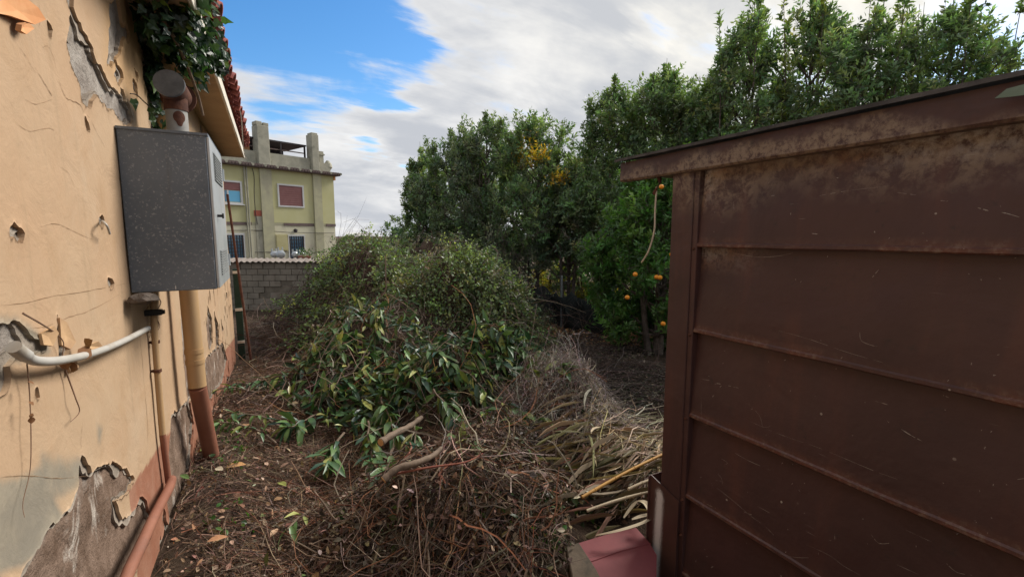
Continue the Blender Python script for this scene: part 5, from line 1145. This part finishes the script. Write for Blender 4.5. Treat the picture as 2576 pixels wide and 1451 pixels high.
leaf_litter('ground_litter', 'orange brown fallen leaves on the ground behind the fence post', 4200, [(5.4, 6.6, 1.3, 1.3, 1), (6.6, 6.4, 1.2, 1.4, .8)], (.04, .08), [(.42, .20, .09), (.34, .22, .12), (.25, .12, .06)], None, .05)
leaf_litter('ground_litter', 'dark dead leaves below the trees and behind the grey heap', 7500, [(3.2, 4.8, 1.2, 1.3, 1), (4.4, 5.6, 1.2, 1.0, 1), (2.8, 3.6, .8, .6, .8), (3.6, 3.6, .9, .7, 1)], (.02, .05), [(.09, .066, .052), (.16, .115, .09), (.05, .06, .03), (.26, .21, .16)], None, .06)
leaf_litter('ground_litter', 'larger pale and tan fallen leaves scattered over the litter by the wall', 260, [(.05, 3.2, .6, 1.2, 1.3), (.3, 2.3, .6, .7, 1)], (.03, .065), [(.36, .24, .15), (.48, .36, .25), (.22, .13, .075), (.14, .17, .06)], (3, 2, 3, 1), .06, tilt=.6)
leaf_litter('weeds', 'small bright green weeds along the wall foot and twig heap', 700, [(-.3, 3.3, .1, .3, .25), (1.2, 1.85, .35, .3, 1), (.85, 2.0, .25, .25, .7), (2.2, 2.55, .3, .2, .5), (-.25, 2.5, .1, .2, .15)], (.015, .04), [(.06, .14, .03), (.10, .19, .04), (.04, .09, .02)], None, .10, m='leaf', tilt=.9, wd=(.5, .8))

# ------------------------------------------------------------------ cut loquat branches: every leaf is a part
NLV = 8
def leaf_proto(i):
    rr = random.Random(i * 7 + 3); v = L8v.copy(); t = v[:, 1].copy(); v[:, 0] *= rr.uniform(.24, .34); x0 = v[:, 0].copy()
    bend = rr.uniform(-.55, .08); cup = rr.uniform(.1, .7); tw = rr.uniform(-.7, .7)
    v[:, 2] = v[:, 2] * .4 + bend * t ** 2 + np.abs(x0) * cup * (1 - .4 * t) + np.array([rr.uniform(-.022, .022) for _ in t])
    a = tw * t; z = v[:, 2].copy(); v[:, 0] = x0 * np.cos(a) - z * np.sin(a) * .5 + rr.uniform(-.14, .14) * t ** 2; v[:, 2] = z + x0 * np.sin(a)
    v[:, 1] = t * (1 - .12 * abs(bend)); return v, x0
LQ = [(.055, .115, .042), (.10, .175, .055), (.25, .285, .08), (.40, .41, .14), (.03, .07, .038)]
LMESH = []
for ci, cc in enumerate(LQ):
    for i in range(NLV):
        v, x0 = leaf_proto(i); c = np.tile(np.array([cc]), (len(v), 1)); mid = np.abs(x0) < .01; c[mid] = c[mid] * 1.15 + .006
        c *= np.array([random.uniform(.92, 1.08) for _ in range(len(v))])[:, None]
        if i in (2, 6): c[4] = (.24, .14, .06); c[3] = c[3] * .6 + np.array((.10, .06, .025))
        o = mesh_np('leaf', v, [L8f3, L8f4], M['bigleaf'], None, c, True); LMESH.append(o.data); bpy.data.objects.remove(o)
# serial label list
def leafy_branch(px, py, dep, yaw, ln, nleaf, label, pale=.3, up=.15, size=(.12, .20), lift=.06):
    q = onD(px, py, dep); z = float(TZ(np.array(q[0]), np.array(q[1]))); base = Vector((q[0], q[1], max(min(q[2], z + .22), z + .02)))
    root = thing('leafy_branch', label, 'branch', tuple(base), 'cut loquat branches in the heap')
    d = Vector((math.cos(yaw), math.sin(yaw), 0)); pts = []
    for i in range(7):
        t = i / 6; p = base + d * (ln * t); zt = float(TZ(np.array(p.x), np.array(p.y))); pz = max(zt + lift * (1 + .6 * math.sin(t * 3)), base.z * (1 - t) + (zt + lift) * t) + up * t * .5
        pts.append(Vector((p.x + random.uniform(-.02, .02), p.y + random.uniform(-.02, .02), pz)))
    sp = smooth_path(pts, 3); ch(MB().tube(sp, [.009 * (1 - .6 * i / len(sp)) for i in range(len(sp))], 6).build('stem', M['cutbark'], smooth=True), root)
    for k in range(nleaf):     # leaves crowd towards the tip in whorls
        t = 1 - (k / nleaf) ** 1.4 * .85; i = min(int(t * (len(sp) - 1)), len(sp) - 2); p = sp[i].lerp(sp[i + 1], t * (len(sp) - 1) - i); tan = (sp[i + 1] - sp[i]).normalized()
        a = k * 2.4 + random.uniform(-.4, .4); sx_ = tan.cross(Vector((0, 0, 1))).normalized(); sy_ = sx_.cross(tan)
        rad = sx_ * math.cos(a) + sy_ * math.sin(a); dl = (rad * random.uniform(.6, 1.0) + tan * random.uniform(.3, .9) + Vector((0, 0, random.uniform(-.45, .1)))).normalized()
        if random.random() < .6: dl = (dl + Vector((-_f[0], -_f[1], -.35)) * .5).normalized()   # leaves droop to the open downhill side of the heap
        nv_ = (Vector((0, 0, 1)) + rad * .5 + Vector((random.uniform(-.5, .5), random.uniform(-.5, .5), 0)))
        x_ = dl.cross(nv_).normalized(); n_ = x_.cross(dl)
        s_ = random.uniform(*size); ci = random.choices(range(5), [3, 4, 2.4 * pale, 1.3 * pale, 2])[0]
        lf = bpy.data.objects.new('leaf', LMESH[ci * NLV + random.randrange(NLV)]); link(lf, root)
        Mx = Matrix((x_, dl, n_)).transposed().to_4x4(); Mx.translation = p - base
        lf.matrix_local = Mx @ Matrix.Diagonal((s_, s_, s_, 1))
    return root
WHERE = [  # px, py, depth, yaw deg, length, leaves, pale, where it lies
    (900, 800, 5.0, 230, .5, 16, .5, 'topmost on the left crest of the heap'), (960, 790, 5.1, 250, .5, 18, .8, 'with pale leaves at the top of the heap under the bare upright twig'), (850, 860, 4.8, 220, .5, 16, .4, 'on the upper left slope of the heap'),
    (1000, 850, 4.7, 300, .45, 14, .4, 'upper middle of the heap below the bramble mound'), (780, 930, 4.5, 200, .45, 12, .5, 'with two big pale leaves on the left flank of the heap'), (880, 940, 4.4, 240, .4, 12, .6, 'left of centre among bare twigs'),
    (700, 985, 4.3, 200, .4, 14, .5, 'lying low on the ground nearest the downpipe'), (650, 1020, 4.1, 190, .35, 12, .7, 'with a pale leaf at the far left edge of the heap'), (720, 1075, 3.6, 200, .35, 16, .5, 'small dark spray alone on the litter left of the heap'), (700, 1110, 3.3, 190, .35, 14, .9, 'yellow green spray lying flat on the litter'),
    (800, 1040, 3.8, 230, .4, 16, .2, 'dark one on the lower left of the heap'), (860, 1090, 3.4, 250, .4, 16, .2, 'dark one at the lower edge left of the thick cut branch'), (930, 1060, 3.5, 260, .45, 18, .3, 'lower middle left beside the thick cut branch'), (960, 1000, 3.8, 270, .45, 16, .3, 'middle of the heap left of the pale drooping leaves'),
    (1040, 1040, 3.4, 260, .45, 20, .4, 'lower middle of the heap above the thick cut branch'), (1090, 980, 3.7, 280, .45, 20, .6, 'centre of the heap with drooping leaves'), (1120, 1070, 3.2, 270, .4, 20, .7, 'pale yellow tipped spray above the reddish stem'), (1160, 930, 3.9, 290, .4, 16, .4, 'with one curled yellow leaf above the centre of the heap'),
    (1190, 1010, 3.5, 280, .45, 22, .6, 'right of centre with long drooping leaves'), (1250, 1000, 3.5, 290, .45, 22, .9, 'with fan of pale hanging leaves left of the grey dry heap'), (1300, 960, 3.7, 310, .4, 18, .5, 'right end of the heap above the pale fan'), (1230, 900, 4.1, 300, .4, 16, .5, 'upper right of the heap'),
    (1320, 890, 4.2, 320, .4, 16, .7, 'upright leaves on the right crest of the heap'), (1200, 850, 4.4, 290, .4, 14, .8, 'pale drooping leaves just below the bramble mound'), (1380, 880, 4.2, 340, .35, 12, .6, 'rightmost upright spray below the dark trees'), (1440, 900, 4.0, 0, .3, 8, .7, 'small outlying spray right of the heap crest'),
    (1150, 1110, 3.0, 265, .35, 16, .6, 'lowest pale spray touching the brown twig heap'), (1260, 1090, 3.0, 280, .3, 8, .05, 'two broad blue green leaves at the right lower edge'), (1020, 930, 4.1, 280, .4, 14, .3, 'half buried among bare twigs in the middle'), (769, 1290, 2.45, 250, .22, 4, .1, 'few long leaves hanging over the left edge of the brown twig heap'),
    (1080, 900, 4.2, 280, .4, 16, .4, 'behind the centre of the heap'), (930, 880, 4.6, 250, .4, 14, .5, 'on the left shoulder of the heap beside bare twigs'), (1280, 1040, 3.3, 300, .35, 16, .5, 'beside the grey dry heap at its left foot'), (990, 1100, 3.1, 250, .35, 14, .3, 'just behind the thick cut branch')]
for (px, py, dep, yw, ln, nl, pale, wh) in WHERE:
    leafy_branch(px, py, dep, R(yw), ln, int(nl * 1.45), 'loquat branch ' + wh, pale if px > 760 else pale * .3, size=(.12, .20) if px > 770 else (.06, .105))
leaf_litter('fallen_loquat_leaves', 'loose dark loquat leaves filling the heap of cut branches', 2400, [(1.0, 4.9, .85, .75, 1.2), (.45, 4.4, .45, .5, .5), (1.5, 3.8, .7, .55, 1.3), (2.0, 3.65, .5, .45, .8), (.7, 3.9, .4, .4, .6)], (.08, .16), LQ, (4, 4, 1.3, 1, 4), .17, m='bigleaf', wd=(.28, .36), tilt=.9)

# ------------------------------------------------------------------ single branches, canes and leaves one can pick out
def branch(name, label, px_pts, rad, mt, cat='branch', group=None, k=10, taper=.6):
    pts = smooth_path([onD(x, y, d) for (x, y, d) in px_pts], 6); n = len(pts)
    o = MB().tube(pts, [rad * (1 - (1 - taper) * i / n) for i in range(n)], k).build(name, mt, smooth=True); tag(o, label, cat, group); return o
def cut_limb(label, px_pts, rad):
    pts = smooth_path([onD(x, y, d) for (x, y, d) in px_pts], 6); n = len(pts); root = thing('cut_branch', label, 'branch', tuple(pts[0]), 'thick cut branches in front of the leaves')
    ch(MB().tube(pts, [rad * (1 - .35 * i / n) * (1 + .10 * math.sin(i * 1.7) + random.uniform(-.07, .09)) for i in range(n)], 12).build('limb', M['cutbark'], smooth=True), root)
    d = (pts[0] - pts[1]).normalized(); ch(MB().tube([pts[0] + d * .001, pts[0] + d * .003], rad * .93, 12).build('cut_end', M['cutwood']), root)
cut_limb('thick bare cut branch with a bend lying on the brown twig heap', [(966, 1206, 2.14), (1000, 1178, 2.18), (1045, 1165, 2.22), (1085, 1148, 2.3), (1110, 1128, 2.4)], .019)
cut_limb('grey cut branch with orange sawn end under the loquat leaves', [(958, 1112, 2.55), (990, 1092, 2.65), (1030, 1072, 2.8), (1060, 1050, 2.95)], .022)
branch('fallen_branch', 'long reddish stem lying across the brown twig heap', [(990, 1192, 2.2), (1080, 1175, 2.22), (1170, 1162, 2.28), (1215, 1140, 2.35)], .006, m_plain('red_bark', (.22, .07, .05), (.28, .10, .06), 20, .7))
branch('bare_twig', 'pale forked twig standing up above the loquat heap', [(905, 815, 4.9), (930, 770, 4.95), (968, 735, 5.0), (970, 690, 5.0), (970, 642, 5.02)], .009, M['cutbark'], 'twig')
branch('bare_twig', 'curved grey twig arching left of the upright forked twig', [(880, 830, 4.8), (920, 780, 4.95), (962, 738, 5.0), (1010, 760, 4.9), (1050, 790, 4.8)], .006, M['cutbark'], 'twig')
branch('bare_twig', 'grey twig sticking out beside the dark trunks above the bramble bank', [(1236, 690, 7.2), (1248, 660, 7.2), (1252, 635, 7.2), (1236, 618, 7.2)], .016, M['cutbark'], 'twig')
branch('bare_twig', 'long pale twig arching over the left of the foreground heap', [(790, 1235, 2.4), (812, 1262, 2.32), (850, 1310, 2.25), (900, 1300, 2.25), (905, 1380, 2.15), (880, 1420, 2.1)], .005, M['cutbark'], 'twig')
branch('bare_twig', 'thin pale twig crossing the foreground heap horizontally', [(715, 1345, 2.2), (760, 1370, 2.18), (830, 1400, 2.12), (940, 1392, 2.12), (1040, 1385, 2.1), (1080, 1370, 2.1)], .0042, M['cutbark'], 'twig')
branch('bare_twig', 'dark twig bowed over the right of the foreground heap', [(1240, 1310, 2.2), (1190, 1330, 2.15), (1260, 1345, 2.12), (1360, 1300, 2.2), (1375, 1260, 2.3), (1310, 1180, 2.5)], .0045, M['cutbark'], 'twig')
branch('bare_twig', 'upright thin stem at the bottom centre of the foreground heap', [(1080, 1460, 1.9), (1078, 1400, 1.98), (1070, 1330, 2.1), (1060, 1270, 2.2)], .005, M['cutbark'], 'twig')
branch('bare_twig', 'thin curved root running out from the wall foot over the litter', [(395, 1372, 2.15), (430, 1368, 2.2), (480, 1380, 2.25), (545, 1398, 2.25), (575, 1412, 2.22)], .004, M['cutbark'], 'twig')
M['cane'] = m_plain('orange_cane', (.50, .27, .07), (.42, .22, .06), 9, .55, 0, .1); M['cane2'] = m_plain('bleached_cane', (.46, .38, .26), (.38, .30, .2), 9, .7)
def cane(label, a, b, rad, mt, nodes=5):
    A, B = np.array(onD(*a)), np.array(onD(*b)); root = thing('cane', label, 'cane', tuple(A), 'cut canes by the shed')
    pts = [A + (B - A) * t + np.array([0, 0, .012 * math.sin(t * 3.1)]) for t in np.linspace(0, 1, 12)]
    ch(MB().tube(pts, rad, 10).build('culm', mt, smooth=True), root)
    for i in range(nodes):
        t = (i + .6) / nodes; c = A + (B - A) * t + np.array([0, 0, .012 * math.sin(t * 3.1)]); d = (B - A) / np.linalg.norm(B - A)
        ch(MB().tube([c - d * .004, c, c + d * .004], [rad, rad * 1.22, rad], 10, False).build('node', mt, smooth=True), root)
cane('long orange cane lying towards the shed corner', (1464, 1250, 2.35), (1700, 1128, 2.75), .0085, M['cane'])
cane('shorter tan cane below the long orange cane', (1476, 1284, 2.28), (1662, 1232, 2.45), .0075, M['cane2'])
cane('bleached white cane between the orange cane and the shed', (1580, 1230, 2.35), (1690, 1195, 2.5), .0085, M['cane2'], 2)
def reed_leaf(label, pts, wd):
    P = smooth_path([onD(*p) for p in pts], 6); n = len(P); vs = []; fs = []
    for i, p in enumerate(P):
        t = (P[min(i + 1, n - 1)] - P[max(i - 1, 0)]).normalized(); s_ = t.cross(Vector((0, .3, 1))).normalized(); w = wd * math.sin(math.pi * (.08 + .9 * i / n)) ** .7
        vs += [tuple(p + s_ * w), tuple(p + Vector((0, 0, -.006))), tuple(p - s_ * w)]
    for i in range(n - 1): fs += [(3 * i, 3 * i + 1, 3 * i + 4, 3 * i + 3), (3 * i + 1, 3 * i + 2, 3 * i + 5, 3 * i + 4)]
    o = MB().add(vs, fs).build('reed_leaf', M['cane2'], smooth=True); tag(o, label, 'reed leaf', 'dry reed leaves by the shed')
reed_leaf('broad curled dry reed leaf by the shed corner guard', [(1570, 1300, 2.3), (1600, 1262, 2.35), (1625, 1265, 2.3), (1645, 1310, 2.2)], .016)
reed_leaf('broad grey reed leaf lying just above the red sheet', [(1500, 1345, 2.15), (1560, 1332, 2.15), (1620, 1312, 2.2), (1660, 1285, 2.25)], .015)
reed_leaf('wide dry reed leaf between the tan cane and the shed', [(1590, 1305, 2.25), (1620, 1295, 2.25), (1665, 1290, 2.25)], .02)
def single_leaf(label, px, py, z, s_, yaw, colr, wd=.45):
    q = onZ(px, py, z); V, F_ = leaves_np(np.array([q]), np.array([[math.cos(yaw), math.sin(yaw), .12]]), np.array([[.1, -.1, 1.]]), np.array([s_]), np.array([s_ * wd]), L8v, (L8f3, L8f4))
    o = mesh_np('fallen_leaf', V, F_, M['dryleaf'], None, np.tile(np.array([colr]), (len(V), 1))); tag(o, label, 'leaf', 'large fallen leaves on the litter')
def zg(px, py, dz=.05):
    z = .3
    for _ in range(6): q = onZ(px, py, z); z = float(TZ(np.array(q[0]), np.array(q[1]))) + dz
    return z
for (px, py, s_, yw, colr, lab) in [(620, 1168, .13, 170, (.58, .33, .15), 'large pale tan fallen leaf beside the downpipe foot'), (720, 1222, .09, 120, (.26, .28, .08), 'pale green fallen leaf in the litter left of the twig heap'), (680, 1350, .07, 60, (.60, .40, .26), 'small cream fallen leaf standing in the litter at bottom left'),
                                   (1075, 1268, .08, 90, (.56, .30, .16), 'orange tan square leaf scrap on the foreground twig heap'), (600, 1075, .08, 20, (.50, .29, .16), 'tan fallen leaf halfway between downpipe and loquat heap'), (835, 1005, .10, 10, (.48, .22, .11), 'rust orange curled leaf lying on the dark loquat leaves'), (520, 1362, .08, 0, (.46, .24, .13), 'brown orange fallen leaf near the wall foot')]:
    single_leaf(lab, px, py, zg(px, py), s_, R(yw), colr)
# upright dry stems and seed heads on the bramble skyline
twig_field('dry_stems', 'wispy dry stems poking up from the bramble bank against the sky', 90, [(2.4, 9.2, 1.0, .7, 1), (1.7, 10.5, .7, .6, 1)], (.12, .35), (.0015, .003), (.1, .25), [(.14, .12, .10), (.2, .17, .14)], None, flat=1.1, curl=.6, cat='stems')
bpy.context.view_layer.update()
